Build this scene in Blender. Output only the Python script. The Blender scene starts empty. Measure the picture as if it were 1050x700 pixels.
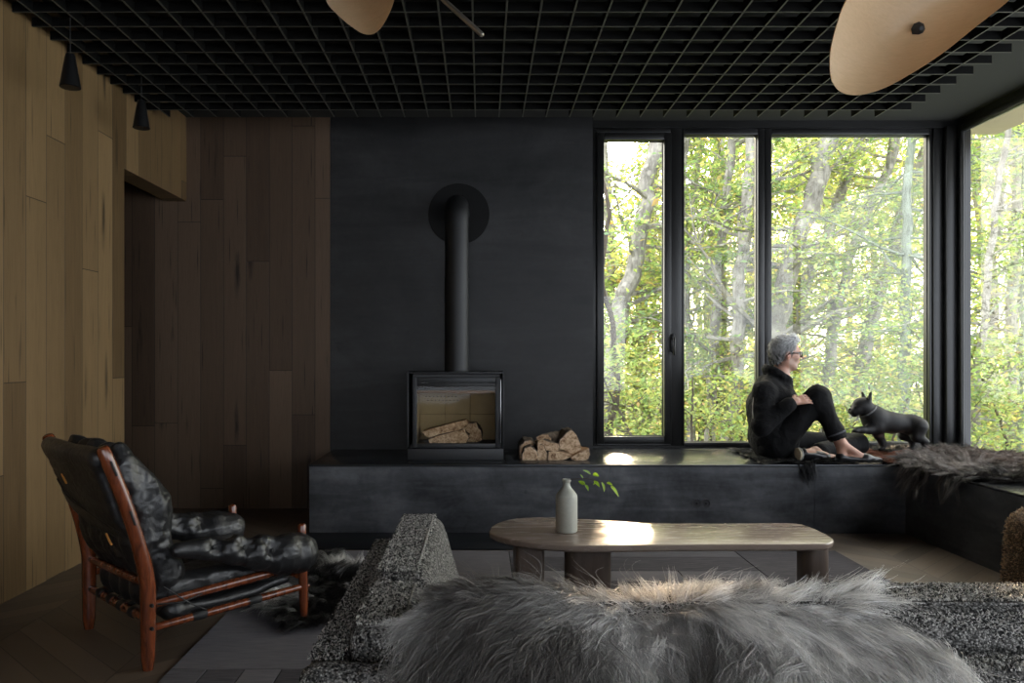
import bpy, math, random
import numpy as np
from mathutils import Vector, Matrix, Euler
SC = bpy.context.scene
COL = SC.collection
F = 787.0
CAMZ = 1.16
VX, VY = 494.0, 365.0
rng = np.random.default_rng(7)
random.seed(7)

def P(px, py, d):
    """a point at distance d in front of the camera, read off the photograph"""
    return np.array([(px - VX) * d / F, d, CAMZ - (py - VY) * d / F])

# ---------------------------------------------------------------- materials
class NT:
    def __init__(s, name):
        s.m = bpy.data.materials.new(name); s.m.use_nodes = True
        s.t = s.m.node_tree; s.t.nodes.clear()
        s.out = s.t.nodes.new('ShaderNodeOutputMaterial')
    def n(s, typ, **kw):
        nd = s.t.nodes.new(typ)
        for k, v in kw.items(): setattr(nd, k, v)
        return nd
    def set(s, sock, v):
        if hasattr(v, 'is_output') or isinstance(v, bpy.types.NodeSocket): s.t.links.new(v, sock)
        elif isinstance(v, (tuple, list)) and len(v) == 3 and sock.type == 'RGBA': sock.default_value = (*v, 1)
        else: sock.default_value = v
    def math(s, op, a, b=None, c=None, clamp=False):
        nd = s.n('ShaderNodeMath', operation=op, use_clamp=clamp)
        s.set(nd.inputs[0], a)
        if b is not None: s.set(nd.inputs[1], b)
        if c is not None: s.set(nd.inputs[2], c)
        return nd.outputs[0]
    def pos(s):
        return s.n('ShaderNodeNewGeometry').outputs['Position']
    def obj(s):
        return s.n('ShaderNodeTexCoord').outputs['Object']
    def sep(s, v):
        nd = s.n('ShaderNodeSeparateXYZ'); s.set(nd.inputs[0], v); return nd.outputs
    def comb(s, x, y, z):
        nd = s.n('ShaderNodeCombineXYZ')
        for i, v in enumerate((x, y, z)): s.set(nd.inputs[i], v)
        return nd.outputs[0]
    def vmul(s, v, sc):
        nd = s.n('ShaderNodeVectorMath', operation='MULTIPLY'); s.set(nd.inputs[0], v); nd.inputs[1].default_value = sc
        return nd.outputs[0]
    def noise(s, v, scale, detail=4, rough=.55, dist=0.0):
        nd = s.n('ShaderNodeTexNoise'); s.set(nd.inputs['Vector'], v)
        nd.inputs['Scale'].default_value = scale; nd.inputs['Detail'].default_value = detail
        nd.inputs['Roughness'].default_value = rough; nd.inputs['Distortion'].default_value = dist
        return nd.outputs[0]
    def voro(s, v, scale, feature='F1', out='Distance', rand=1.0):
        nd = s.n('ShaderNodeTexVoronoi', feature=feature); s.set(nd.inputs['Vector'], v)
        nd.inputs['Scale'].default_value = scale
        nd.inputs['Randomness'].default_value = rand
        return nd.outputs[out]
    def white(s, v):
        nd = s.n('ShaderNodeTexWhiteNoise', noise_dimensions='3D'); s.set(nd.inputs['Vector'], v); return nd.outputs[0]
    def ramp(s, f, stops, interp='LINEAR'):
        nd = s.n('ShaderNodeValToRGB'); nd.color_ramp.interpolation = interp
        e = nd.color_ramp.elements
        while len(e) < len(stops): e.new(0.5)
        for el, (p, c) in zip(e, stops):
            el.position = p; el.color = (*c, 1) if len(c) == 3 else c
        s.set(nd.inputs[0], f); return nd.outputs[0]
    def fr(s, f, a, b, c, d):
        nd = s.n('ShaderNodeMapRange'); s.set(nd.inputs[0], f)
        for i, v in enumerate((a, b, c, d)): nd.inputs[i + 1].default_value = v
        return nd.outputs[0]
    def mix(s, f, a, b, mode='MIX'):
        nd = s.n('ShaderNodeMix', data_type='RGBA', blend_type=mode)
        s.set(nd.inputs[0], f); s.set(nd.inputs[6], a); s.set(nd.inputs[7], b); return nd.outputs[2]
    def bump(s, h, strength=.3, dist=.01, normal=None):
        nd = s.n('ShaderNodeBump'); s.set(nd.inputs['Height'], h)
        nd.inputs['Strength'].default_value = strength; nd.inputs['Distance'].default_value = dist
        if normal is not None: s.set(nd.inputs['Normal'], normal)
        return nd.outputs[0]
    def bsdf(s, color, rough=.5, metal=0.0, normal=None, spec=.5, sheen=0, coat=0, trans=0, **kw):
        nd = s.n('ShaderNodeBsdfPrincipled')
        s.set(nd.inputs['Base Color'], color); s.set(nd.inputs['Roughness'], rough)
        s.set(nd.inputs['Metallic'], metal); nd.inputs['Specular IOR Level'].default_value = spec
        if sheen: nd.inputs['Sheen Weight'].default_value = sheen
        if coat:
            nd.inputs['Coat Weight'].default_value = coat; nd.inputs['Coat Roughness'].default_value = .15
        if normal is not None: s.set(nd.inputs['Normal'], normal)
        return nd.outputs[0]
    def done(s, sh):
        s.t.links.new(sh, s.out.inputs[0]); return s.m

def simple(name, color, rough=.5, metal=0.0, spec=.5, nscale=0, namt=.15, bumpv=0, bscale=80):
    n = NT(name); c = color; nm = None
    if nscale:
        k = n.noise(n.pos(), nscale, 4)
        c = n.mix(k, tuple(x * (1 - namt) for x in color), tuple(min(1, x * (1 + namt)) for x in color))
    if bumpv: nm = n.bump(n.noise(n.pos(), bscale, 3), bumpv, .004)
    return n.done(n.bsdf(c, rough, metal, nm, spec))

def wood_planks(name, across, width, length, dark, light, knots=.6, rough=.55, seed=0.0):
    """vertical boards: across = 0 (boards side by side along X) or 1 (along Y)"""
    n = NT(name); xyz = n.sep(n.pos())
    u = n.math('DIVIDE', n.math('ADD', xyz[across], 40.0 + seed), width); v = xyz[2]
    pid = n.math('FLOOR', u)
    off = n.math('MULTIPLY', n.white(n.comb(pid, 3.3, 1.0)), length)
    w = n.math('DIVIDE', n.math('ADD', v, off), length)
    row = n.math('FLOOR', w)
    h1 = n.white(n.comb(pid, row, 2.0)); h2 = n.white(n.comb(pid, row, 9.0))
    fu = n.math('FRACT', u); fw = n.math('FRACT', w)
    gv = n.comb(n.math('MULTIPLY', u, 1.0), n.math('MULTIPLY', v, .16), n.math('MULTIPLY', h2, 37.0))
    g = n.noise(gv, 9, 6, .65, 1.2)
    g2 = n.noise(gv, 42, 3, .6)
    big = n.noise(n.comb(n.math('MULTIPLY', u, .5), n.math('MULTIPLY', v, .35), n.math('MULTIPLY', h2, 37.0)), 2.2, 3)
    t = n.math('ADD', n.math('MULTIPLY', g, .5), n.math('ADD', n.math('MULTIPLY', h1, .85), n.math('MULTIPLY', big, .3)))
    t = n.math('MULTIPLY_ADD', t, .85, -.22)
    c = n.mix(t, dark, light)
    c = n.mix(n.fr(g2, .52, .75, 0, .35), c, tuple(x * .45 for x in dark))
    kv = n.comb(n.math('MULTIPLY', u, .9), n.math('MULTIPLY', v, .62), n.math('MULTIPLY', h2, 11.0))
    wob = n.math('MULTIPLY', n.math('SUBTRACT', n.noise(kv, 14, 3), .5), .16)
    kd = n.math('ADD', n.voro(kv, 1.3), wob)
    kn = n.fr(kd, .05, .17, knots, 0)
    cv = n.comb(n.math('MULTIPLY', u, 2.6), n.math('MULTIPLY', v, .6), n.math('MULTIPLY', h2, 5.0))
    cd = n.math('ADD', n.voro(cv, 2.3), wob)
    ck = n.fr(cd, .07, .19, knots * .75, 0)
    c = n.mix(n.math('MAXIMUM', kn, ck), c, tuple(x * .12 for x in dark))
    e1 = n.math('MINIMUM', fu, n.math('SUBTRACT', 1.0, fu))
    e2 = n.math('MINIMUM', fw, n.math('SUBTRACT', 1.0, fw))
    gap = n.math('MAXIMUM', n.fr(e1, .006, .018, 1, 0), n.fr(e2, .0006, .0016, 1, 0))
    c = n.mix(n.math('MULTIPLY', gap, .75), c, (.006, .005, .004))
    hgt = n.math('SUBTRACT', n.math('MULTIPLY', g, .25), gap)
    return n.done(n.bsdf(c, rough, 0, n.bump(hgt, .35, .004), .35))

def floor_mat():
    n = NT('oak_chevron_floor'); xyz = n.sep(n.pos())
    W = .62; B = .12
    u = n.math('DIVIDE', n.math('ADD', xyz[0], 31.1), W); cid = n.math('FLOOR', u)
    fx = n.math('FRACT', u)
    par = n.math('MULTIPLY_ADD', n.math('FLOORED_MODULO', cid, 2.0), 2.0, -1.0)
    s = n.math('ADD', n.math('MULTIPLY', xyz[1], .8), n.math('MULTIPLY', n.math('MULTIPLY', fx, par), W * .75))
    b = n.math('DIVIDE', n.math('ADD', s, 40.0), B); bid = n.math('FLOOR', b); fb = n.math('FRACT', b)
    h = n.white(n.comb(cid, bid, 1.0))
    al = n.math('SUBTRACT', n.math('MULTIPLY', fx, W * .8), n.math('MULTIPLY', n.math('MULTIPLY', xyz[1], par), .6))
    g = n.noise(n.comb(n.math('MULTIPLY', al, 1.0), n.math('MULTIPLY', b, .8), n.math('MULTIPLY', h, 50.0)), 5.5, 5, .6, .8)
    t = n.math('ADD', n.math('MULTIPLY', h, .45), n.math('MULTIPLY', g, .55))
    c = n.mix(t, (.045, .033, .024), (.19, .145, .105))
    e1 = n.math('MINIMUM', fb, n.math('SUBTRACT', 1.0, fb)); e2 = n.math('MINIMUM', fx, n.math('SUBTRACT', 1.0, fx))
    gap = n.math('MAXIMUM', n.fr(e1, .008, .022, 1, 0), n.fr(e2, .002, .005, 1, 0))
    c = n.mix(n.math('MULTIPLY', gap, .7), c, (.01, .008, .006))
    return n.done(n.bsdf(c, n.fr(g, .2, .8, .38, .55), 0, n.bump(n.math('SUBTRACT', n.math('MULTIPLY', g, .2), gap), .25, .003), .4))

def steel_mat(name, a, b, rough=(.3, .55), metal=.55, sc=1.0):
    n = NT(name); p = n.pos()
    k = n.noise(p, 1.3 * sc, 6, .62, .6)
    st = n.noise(n.vmul(p, (.8, .8, 5.0)), 1.6 * sc, 5, .6, .8)
    fine = n.noise(p, 26 * sc, 3)
    t = n.math('ADD', n.math('MULTIPLY', k, .55), n.math('ADD', n.math('MULTIPLY', st, .35), n.math('MULTIPLY', fine, .1)))
    c = n.ramp(t, [(.36, a), (.50, tuple(x * .6 + y * .4 for x, y in zip(a, b))), (.64, b)])
    sp = n.fr(n.noise(p, 7 * sc, 5, .7), .6, .72, 0, .4)
    c = n.mix(sp, c, tuple(x * .5 for x in a))
    return n.done(n.bsdf(c, n.fr(t, .3, .7, rough[0], rough[1]), metal, n.bump(n.noise(p, 5, 4), .06, .01), .5))

def boucle_mat(name, dark, light, sc=1.0):
    n = NT(name); p = n.pos()
    wob = n.n('ShaderNodeVectorMath', operation='ADD')
    nn = n.n('ShaderNodeTexNoise'); n.set(nn.inputs['Vector'], p); nn.inputs['Scale'].default_value = 120
    n.set(wob.inputs[0], p); n.set(wob.inputs[1], n.vmul(nn.outputs[1], (.004, .004, .004)))
    d = n.voro(wob.outputs[0], 250 * sc)
    s2 = n.noise(p, 230 * sc, 3, .6)
    cell = n.white(n.vmul(n.voro(wob.outputs[0], 250 * sc, out='Position'), (1, 1, 1)))
    t = n.math('ADD', n.math('MULTIPLY', cell, .55), n.math('MULTIPLY', s2, .5))
    c = n.ramp(t, [(.25, dark), (.5, tuple((x + y) * .4 for x, y in zip(dark, light))), (.8, light)])
    c = n.mix(n.fr(d, .25, .6, 0, .6), c, tuple(x * .4 for x in dark))
    hgt = n.math('SUBTRACT', n.math('MULTIPLY', s2, .4), d)
    return n.done(n.bsdf(c, .95, 0, n.bump(hgt, 1.0, .004), .15))

def leather_mat():
    n = NT('black_leather'); p = n.pos()
    g = n.voro(p, 260); wr = n.noise(p, 14, 5, .6, 1.5); fine = n.noise(p, 60, 3)
    h = n.math('ADD', n.math('MULTIPLY', wr, 1.0), n.math('ADD', n.math('MULTIPLY', g, .05), n.math('MULTIPLY', fine, .1)))
    return n.done(n.bsdf(n.mix(wr, (.006, .006, .0065), (.018, .018, .019)), n.fr(fine, .3, .7, .34, .5), 0, n.bump(h, .38, .010), .6))

def fur_mat(name):
    n = NT(name)
    at = n.n('ShaderNodeAttribute', attribute_name='Col').outputs['Color']
    a = n.bsdf(at, .42, 0, None, .35)
    tr = n.n('ShaderNodeBsdfTranslucent'); n.set(tr.inputs[0], at)
    mx = n.n('ShaderNodeMixShader'); mx.inputs[0].default_value = .22
    n.t.links.new(a, mx.inputs[1]); n.t.links.new(tr.outputs[0], mx.inputs[2])
    return n.done(mx.outputs[0])

def leaf_mat(name):
    n = NT(name)
    at = n.n('ShaderNodeAttribute', attribute_name='Col').outputs['Color']
    a = n.bsdf(at, .5, 0, None, .3)
    tr = n.n('ShaderNodeBsdfTranslucent'); n.set(tr.inputs[0], n.mix(1.0, at, (1.3, 1.32, .85), 'MULTIPLY'))
    mx = n.n('ShaderNodeMixShader'); mx.inputs[0].default_value = .55
    n.t.links.new(a, mx.inputs[1]); n.t.links.new(tr.outputs[0], mx.inputs[2])
    return n.done(mx.outputs[0])

def bark_mat(name, a, b, sc=1.0):
    n = NT(name); p = n.pos()
    k = n.noise(n.vmul(p, (1, 1, .35)), 14 * sc, 6, .7, .5); m = n.noise(p, 3.1 * sc, 4, .6)
    c = n.ramp(n.math('ADD', n.math('MULTIPLY', k, .6), n.math('MULTIPLY', m, .4)), [(.35, a), (.62, b)])
    c = n.mix(n.fr(n.voro(p, 6 * sc), .2, .35, .4, 0), c, tuple(min(1, x * 1.5) for x in b))
    return n.done(n.bsdf(c, .85, 0, n.bump(k, .8, .02), .2))

def glass_mat(name, tint=(.97, .98, .97), refl=1.0):
    n = NT(name)
    t = n.n('ShaderNodeBsdfTransparent'); n.set(t.inputs[0], tint)
    g = n.n('ShaderNodeBsdfGlossy'); g.inputs['Roughness'].default_value = .02
    ge = n.n('ShaderNodeNewGeometry'); dp = n.n('ShaderNodeVectorMath', operation='DOT_PRODUCT')
    n.set(dp.inputs[0], ge.outputs['Normal']); n.set(dp.inputs[1], ge.outputs['Incoming'])
    sch = n.math('POWER', n.math('SUBTRACT', 1.0, n.math('ABSOLUTE', dp.outputs['Value']), clamp=True), 5.0)
    mx = n.n('ShaderNodeMixShader'); n.set(mx.inputs[0], n.math('MULTIPLY_ADD', sch, .9 * refl, .05 * refl, clamp=True))
    n.t.links.new(t.outputs[0], mx.inputs[1]); n.t.links.new(g.outputs[0], mx.inputs[2])
    return n.done(mx.outputs[0])

# ---------------------------------------------------------------- objects
def tag(o, label=None, cat=None, group=None, kind=None):
    if label: o['label'] = label
    if cat: o['category'] = cat
    if group: o['group'] = group
    if kind: o['kind'] = kind
    return o

def empty(name, loc, rz=0.0):
    o = bpy.data.objects.new(name, None); COL.objects.link(o)
    o.location = loc; o.rotation_euler = (0, 0, rz); o.empty_display_size = .1
    return o

def world_m(o):
    m = Matrix.Translation(o.location) @ o.rotation_euler.to_matrix().to_4x4()
    if o.parent is not None:
        m = world_m(o.parent) @ o.matrix_parent_inverse @ m
    return m

def link(me, name, mat, parent=None):
    """link mesh data given in world coordinates; the origin goes to the foot of its bounding box"""
    nv = len(me.vertices); co = np.empty(nv * 3, np.float32); me.vertices.foreach_get('co', co); co = co.reshape(-1, 3)
    lo, hi = co.min(0), co.max(0); c = np.array([(lo[0] + hi[0]) / 2, (lo[1] + hi[1]) / 2, lo[2]], np.float32)
    me.vertices.foreach_set('co', (co - c).ravel()); me.update()
    o = bpy.data.objects.new(name, me); COL.objects.link(o)
    if mat is not None:
        for m in (mat if isinstance(mat, (list, tuple)) else [mat]): me.materials.append(m)
    o.location = Vector([float(x) for x in c])
    if parent is not None:
        o.parent = parent; o.matrix_parent_inverse = world_m(parent).inverted()
    return o

def mk(name, verts, faces, mat, parent=None, smooth=True, col=None, angle=None):
    """faces: a list of tuples or an (n,k) array"""
    me = bpy.data.meshes.new(name)
    verts = np.asarray(verts, np.float32)
    if not isinstance(faces, np.ndarray):
        used = sorted({i for f in faces for i in f})
        if len(used) < len(verts):
            mp_ = {a: b for b, a in enumerate(used)}; verts = verts[used]; faces = [tuple(mp_[i] for i in f) for f in faces]
            if col is not None: col = np.asarray(col)[used]
    if isinstance(faces, np.ndarray):
        nf, k = faces.shape
        me.vertices.add(len(verts)); me.vertices.foreach_set('co', verts.ravel())
        me.loops.add(nf * k); me.loops.foreach_set('vertex_index', faces.astype(np.int32).ravel())
        me.polygons.add(nf); me.polygons.foreach_set('loop_start', np.arange(0, nf * k, k, dtype=np.int32))
        me.update(calc_edges=True)
    else:
        me.from_pydata([tuple(map(float, v)) for v in verts], [], [tuple(map(int, f)) for f in faces]); me.update()
    me.polygons.foreach_set('use_smooth', np.full(len(me.polygons), bool(smooth)))
    if col is not None:
        a = me.color_attributes.new('Col', 'FLOAT_COLOR', 'POINT')
        a.data.foreach_set('color', np.asarray(col, np.float32).ravel())
    if angle is not None: me.set_sharp_from_angle(angle=angle)
    return link(me, name, mat, parent)

import bmesh
class MB:
    """collects shapes into one mesh"""
    def __init__(s): s.v = []; s.f = []; s.n = 0
    def add(s, v, f):
        v = np.asarray(v, float); s.v.append(v); s.f += [tuple(i + s.n for i in q) for q in f]; s.n += len(v); return s
    def box(s, x0, x1, y0, y1, z0, z1, bevel=0.0, seg=2, M=None, taper=None):
        bm = bmesh.new(); bmesh.ops.create_cube(bm, size=1)
        for v in bm.verts:
            v.co = Vector(((x0 + x1) / 2 + v.co.x * (x1 - x0), (y0 + y1) / 2 + v.co.y * (y1 - y0), (z0 + z1) / 2 + v.co.z * (z1 - z0)))
        if bevel > 0: bmesh.ops.bevel(bm, geom=bm.edges[:], offset=bevel, segments=seg, profile=.5, affect='EDGES')
        return s.bm(bm, M)
    def bm(s, bm, M=None):
        bm.verts.index_update()
        v = np.array([(M @ w.co if M else w.co)[:] for w in bm.verts]); f = [tuple(x.index for x in q.verts) for q in bm.faces]
        bm.free(); return s.add(v, f)
    def prism(s, poly, z0, z1, bevel=0.0, seg=3, M=None):
        bm = bmesh.new(); a = [bm.verts.new((x, y, z0)) for x, y in poly]; f = bm.faces.new(a)
        r = bmesh.ops.extrude_face_region(bm, geom=[f]); vs = [g for g in r['geom'] if isinstance(g, bmesh.types.BMVert)]
        for v in vs: v.co.z = z1
        bmesh.ops.recalc_face_normals(bm, faces=bm.faces[:])
        if bevel > 0:
            es = [e for e in bm.edges if len(e.link_faces) == 2 and any(len(q.verts) > 6 or abs(q.normal.z) > .9 for q in e.link_faces) and abs(e.verts[0].co.z - e.verts[1].co.z) < 1e-6]
            bmesh.ops.bevel(bm, geom=es, offset=bevel, segments=seg, profile=.5, affect='EDGES')
        return s.bm(bm, M)
    def tube(s, pts, r, n=12, cap=True, M=None, closed=False):
        pts = [Vector(tuple(map(float, p))) for p in pts]; m = len(pts)
        rs = r if isinstance(r, (list, tuple, np.ndarray)) else [r] * m
        rings = []; up = None
        for i in range(m):
            if closed: t = (pts[(i + 1) % m] - pts[i - 1]).normalized()
            else: t = (pts[min(i + 1, m - 1)] - pts[max(i - 1, 0)]).normalized()
            if up is None: up = Vector((0, 0, 1)) if abs(t.z) < .9 else Vector((1, 0, 0))
            a = t.cross(up).normalized(); b = a.cross(t).normalized(); up = b
            rings.append([pts[i] + (a * math.cos(2 * math.pi * j / n) + b * math.sin(2 * math.pi * j / n)) * rs[i] for j in range(n)])
        v = [w for q in rings for w in q]; f = []
        for i in range(m if closed else m - 1):
            for j in range(n):
                k = (i + 1) % m
                f.append((i * n + j, i * n + (j + 1) % n, k * n + (j + 1) % n, k * n + j))
        if cap and not closed:
            # rounded ends
            for i, sgn in ((0, -1), (m - 1, 1)):
                t = (pts[1] - pts[0]).normalized() if i == 0 else (pts[-1] - pts[-2]).normalized()
                base = len(v)
                for q, (h, rr) in enumerate(((.35, .8), (.5, .45))):
                    v += [pts[i] + (rings[i][j] - pts[i]) * rr + t * sgn * rs[i] * h for j in range(n)]
                v.append(pts[i] + t * sgn * rs[i] * .55)
                lv = [i * n, base, base + n]
                for q in range(2):
                    for j in range(n):
                        a = (lv[q] + j, lv[q] + (j + 1) % n, lv[q + 1] + (j + 1) % n, lv[q + 1] + j)
                        f.append(a if sgn > 0 else a[::-1])
                for j in range(n):
                    a = (lv[2] + j, lv[2] + (j + 1) % n, len(v) - 1); f.append(a if sgn > 0 else a[::-1])
        v = [(M @ w)[:] if M else w[:] for w in v]
        return s.add(v, f)
    def lathe(s, prof, c=(0, 0, 0), n=32, M=None):
        v = []; f = []
        for r, z in prof: v += [(c[0] + r * math.cos(2 * math.pi * j / n), c[1] + r * math.sin(2 * math.pi * j / n), c[2] + z) for j in range(n)]
        for i in range(len(prof) - 1):
            for j in range(n): f.append((i * n + j, i * n + (j + 1) % n, (i + 1) * n + (j + 1) % n, (i + 1) * n + j))
        f.append(tuple(range(n))[::-1]); f.append(tuple((len(prof) - 1) * n + j for j in range(n)))
        if M: v = [(M @ Vector(w))[:] for w in v]
        return s.add(v, f)
    def build(s, name, mat, parent=None, smooth=True, angle=math.radians(35), M=None):
        v = np.vstack(s.v)
        if M is not None: v = (np.array(M.to_3x3()) @ v.T).T + np.array(M.translation)
        return mk(name, v, s.f, mat, parent, smooth, angle=angle if smooth else None)

def box(name, x0, x1, y0, y1, z0, z1, mat, parent=None, bevel=0.0, M=None):
    return MB().box(x0, x1, y0, y1, z0, z1, bevel).build(name, mat, parent, M=M)

def copy_tree(o, parent=None):
    c = o.copy(); COL.objects.link(c)
    if parent is not None: c.parent = parent
    for ch in list(o.children): copy_tree(ch, c)
    return c

# ---------------------------------------------------------------- implicit shapes -> one continuous surface
def smin(a, b, k):
    if k <= 0: return np.minimum(a, b)
    h = np.clip(.5 + .5 * (b - a) / k, 0, 1)
    return b * (1 - h) + a * h - k * h * (1 - h)

class SDF:
    def __init__(s, lo, hi, h):
        s.h = h; s.lo = np.array(lo, float); s.n = np.ceil((np.array(hi) - s.lo) / h).astype(int) + 1
        s.F = np.full(s.n, 9.0, np.float32)
    def _sub(s, lo, hi, m):
        a = np.maximum(0, np.floor((np.array(lo) - m - s.lo) / s.h).astype(int)); b = np.minimum(s.n, np.ceil((np.array(hi) + m - s.lo) / s.h).astype(int) + 1)
        sl = tuple(slice(int(x), int(y)) for x, y in zip(a, b))
        ax = [(s.lo[i] + s.h * np.arange(a[i], b[i])).astype(np.float32) for i in range(3)]
        return sl, np.meshgrid(*ax, indexing='ij')
    def put(s, sl, d, k, sub=False):
        if sub: s.F[sl] = -smin(-s.F[sl], d, k)
        else: s.F[sl] = smin(s.F[sl], d, k)
    def cap(s, a, b, ra, rb=None, k=.02, sub=False):
        rb = ra if rb is None else rb; a = np.array(a, float); b = np.array(b, float); R = max(ra, rb)
        sl, (X, Y, Z) = s._sub(np.minimum(a, b) - R, np.maximum(a, b) + R, k * 2 + .02)
        if 0 in X.shape: return s
        d = b - a; L = max(float(d @ d), 1e-9)
        t = np.clip(((X - a[0]) * d[0] + (Y - a[1]) * d[1] + (Z - a[2]) * d[2]) / L, 0, 1)
        D = np.sqrt((X - a[0] - t * d[0]) ** 2 + (Y - a[1] - t * d[1]) ** 2 + (Z - a[2] - t * d[2]) ** 2) - (ra + (rb - ra) * t)
        s.put(sl, D, k, sub); return s
    def path(s, pts, rs, k=.02):
        for i in range(len(pts) - 1): s.cap(pts[i], pts[i + 1], rs[i], rs[i + 1], k)
        return s
    def ell(s, c, r, rot=None, k=.02, sub=False):
        c = np.array(c, float); r = np.array(r, float); R = float(r.max())
        sl, (X, Y, Z) = s._sub(c - R, c + R, k * 2 + .02)
        if 0 in X.shape: return s
        q = np.stack([X - c[0], Y - c[1], Z - c[2]], -1)
        if rot is not None: q = q @ np.array(Euler(rot).to_matrix(), np.float32)
        k0 = np.sqrt(((q / r) ** 2).sum(-1)); k1 = np.sqrt(((q / r ** 2) ** 2).sum(-1)) + 1e-9
        s.put(sl, k0 * (k0 - 1) / k1, k, sub); return s
    def rbox(s, c, half, rad, rot=None, k=.01, sub=False, M=None):
        c = np.array(c, float); half = np.array(half, float); R = float(np.linalg.norm(half))
        sl, (X, Y, Z) = s._sub(c - R, c + R, k * 2 + .01)
        if 0 in X.shape: return s
        q = np.stack([X - c[0], Y - c[1], Z - c[2]], -1)
        if rot is not None: q = q @ np.array(Euler(rot).to_matrix(), np.float32)
        q = np.abs(q) - (half - rad)
        D = np.sqrt((np.maximum(q, 0) ** 2).sum(-1)) + np.minimum(q.max(-1), 0) - rad
        s.put(sl, D, k, sub); return s
    def warp(s, fn):
        """add a displacement given as a function of position"""
        ax = [(s.lo[i] + s.h * np.arange(s.n[i])).astype(np.float32) for i in range(3)]
        X, Y, Z = np.meshgrid(*ax, indexing='ij'); s.F += fn(X, Y, Z).astype(np.float32); return s
    def mesh(s, smooth=1):
        Fv = s.F; nx, ny, nz = Fv.shape
        inside = Fv < 0
        idx = -np.ones((nx - 1, ny - 1, nz - 1), np.int64)
        c = [inside[i:nx - 1 + i, j:ny - 1 + j, k:nz - 1 + k] for i in (0, 1) for j in (0, 1) for k in (0, 1)]
        cnt = sum(x.astype(np.int8) for x in c)
        act = np.argwhere((cnt > 0) & (cnt < 8))
        idx[tuple(act.T)] = np.arange(len(act))
        acc = np.zeros((len(act), 3)); num = np.zeros(len(act))
        corners = [(i, j, k) for i in (0, 1) for j in (0, 1) for k in (0, 1)]
        for a in range(8):
            for b in range(a + 1, 8):
                ca, cb = np.array(corners[a]), np.array(corners[b])
                if abs(ca - cb).sum() != 1: continue
                fa = Fv[tuple((act + ca).T)]; fb = Fv[tuple((act + cb).T)]
                m = (fa < 0) != (fb < 0)
                t = fa[m] / (fa[m] - fb[m])
                acc[m] += ca + (cb - ca) * t[:, None]; num[m] += 1
        v = act + acc / num[:, None]
        faces = []
        for ax in range(3):
            u, w = (ax + 1) % 3, (ax + 2) % 3
            sl0 = [slice(None)] * 3; sl1 = [slice(None)] * 3
            sl0[ax] = slice(0, -1); sl1[ax] = slice(1, None)
            a = inside[tuple(sl0)]; b = inside[tuple(sl1)]
            e = np.argwhere(a != b); e = e[(e[:, u] > 0) & (e[:, w] > 0) & (e[:, u] < Fv.shape[u] - 1) & (e[:, w] < Fv.shape[w] - 1)]
            if not len(e): continue
            fl = a[tuple(e.T)]
            def g(du, dw):
                q = e.copy(); q[:, u] += du; q[:, w] += dw; return idx[tuple(q.T)]
            q = np.stack([g(-1, -1), g(0, -1), g(0, 0), g(-1, 0)], 1)
            q[~fl] = q[~fl][:, ::-1]
            faces.append(q)
        f = np.vstack(faces)
        v = s.lo + v * s.h
        for _ in range(smooth):
            acc = np.zeros_like(v); n = np.zeros(len(v))
            for i in range(4):
                for j in ((i + 1) % 4,):
                    np.add.at(acc, f[:, i], v[f[:, j]]); np.add.at(n, f[:, i], 1)
                    np.add.at(acc, f[:, j], v[f[:, i]]); np.add.at(n, f[:, j], 1)
            v = v * .5 + acc / n[:, None] * .5
        return v, f
    def build(s, name, mat, parent=None, smooth=1, M=None, post=None):
        v, f = s.mesh(smooth)
        if post is not None: v = post(v)
        if M is not None: v = (np.array(M.to_3x3()) @ v.T).T + np.array(M.translation)
        return mk(name, v, f, mat, parent, True)

def vnoise(p, scale, seed=0):
    """smooth value noise, -1..1"""
    q = np.asarray(p, float) * scale + seed * 17.13
    i = np.floor(q).astype(np.int64); fr_ = q - i; w = fr_ * fr_ * (3 - 2 * fr_)
    def hsh(a):
        n = (a[..., 0] * 73856093) ^ (a[..., 1] * 19349663) ^ (a[..., 2] * 83492791) ^ (seed * 2654435)
        n = (n ^ (n >> 13)) * 1274126177; n = n ^ (n >> 16)
        return (n & 0xffff) / 32767.5 - 1
    out = 0
    for a in (0, 1):
        for b in (0, 1):
            for c in (0, 1):
                wt = (w[..., 0] if a else 1 - w[..., 0]) * (w[..., 1] if b else 1 - w[..., 1]) * (w[..., 2] if c else 1 - w[..., 2])
                out = out + wt * hsh(i + np.array([a, b, c]))
    return out

def fnoise(p, scale, seed=0, oct=3):
    return sum(vnoise(p, scale * 2 ** o, seed + o) * .55 ** o for o in range(oct))

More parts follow.
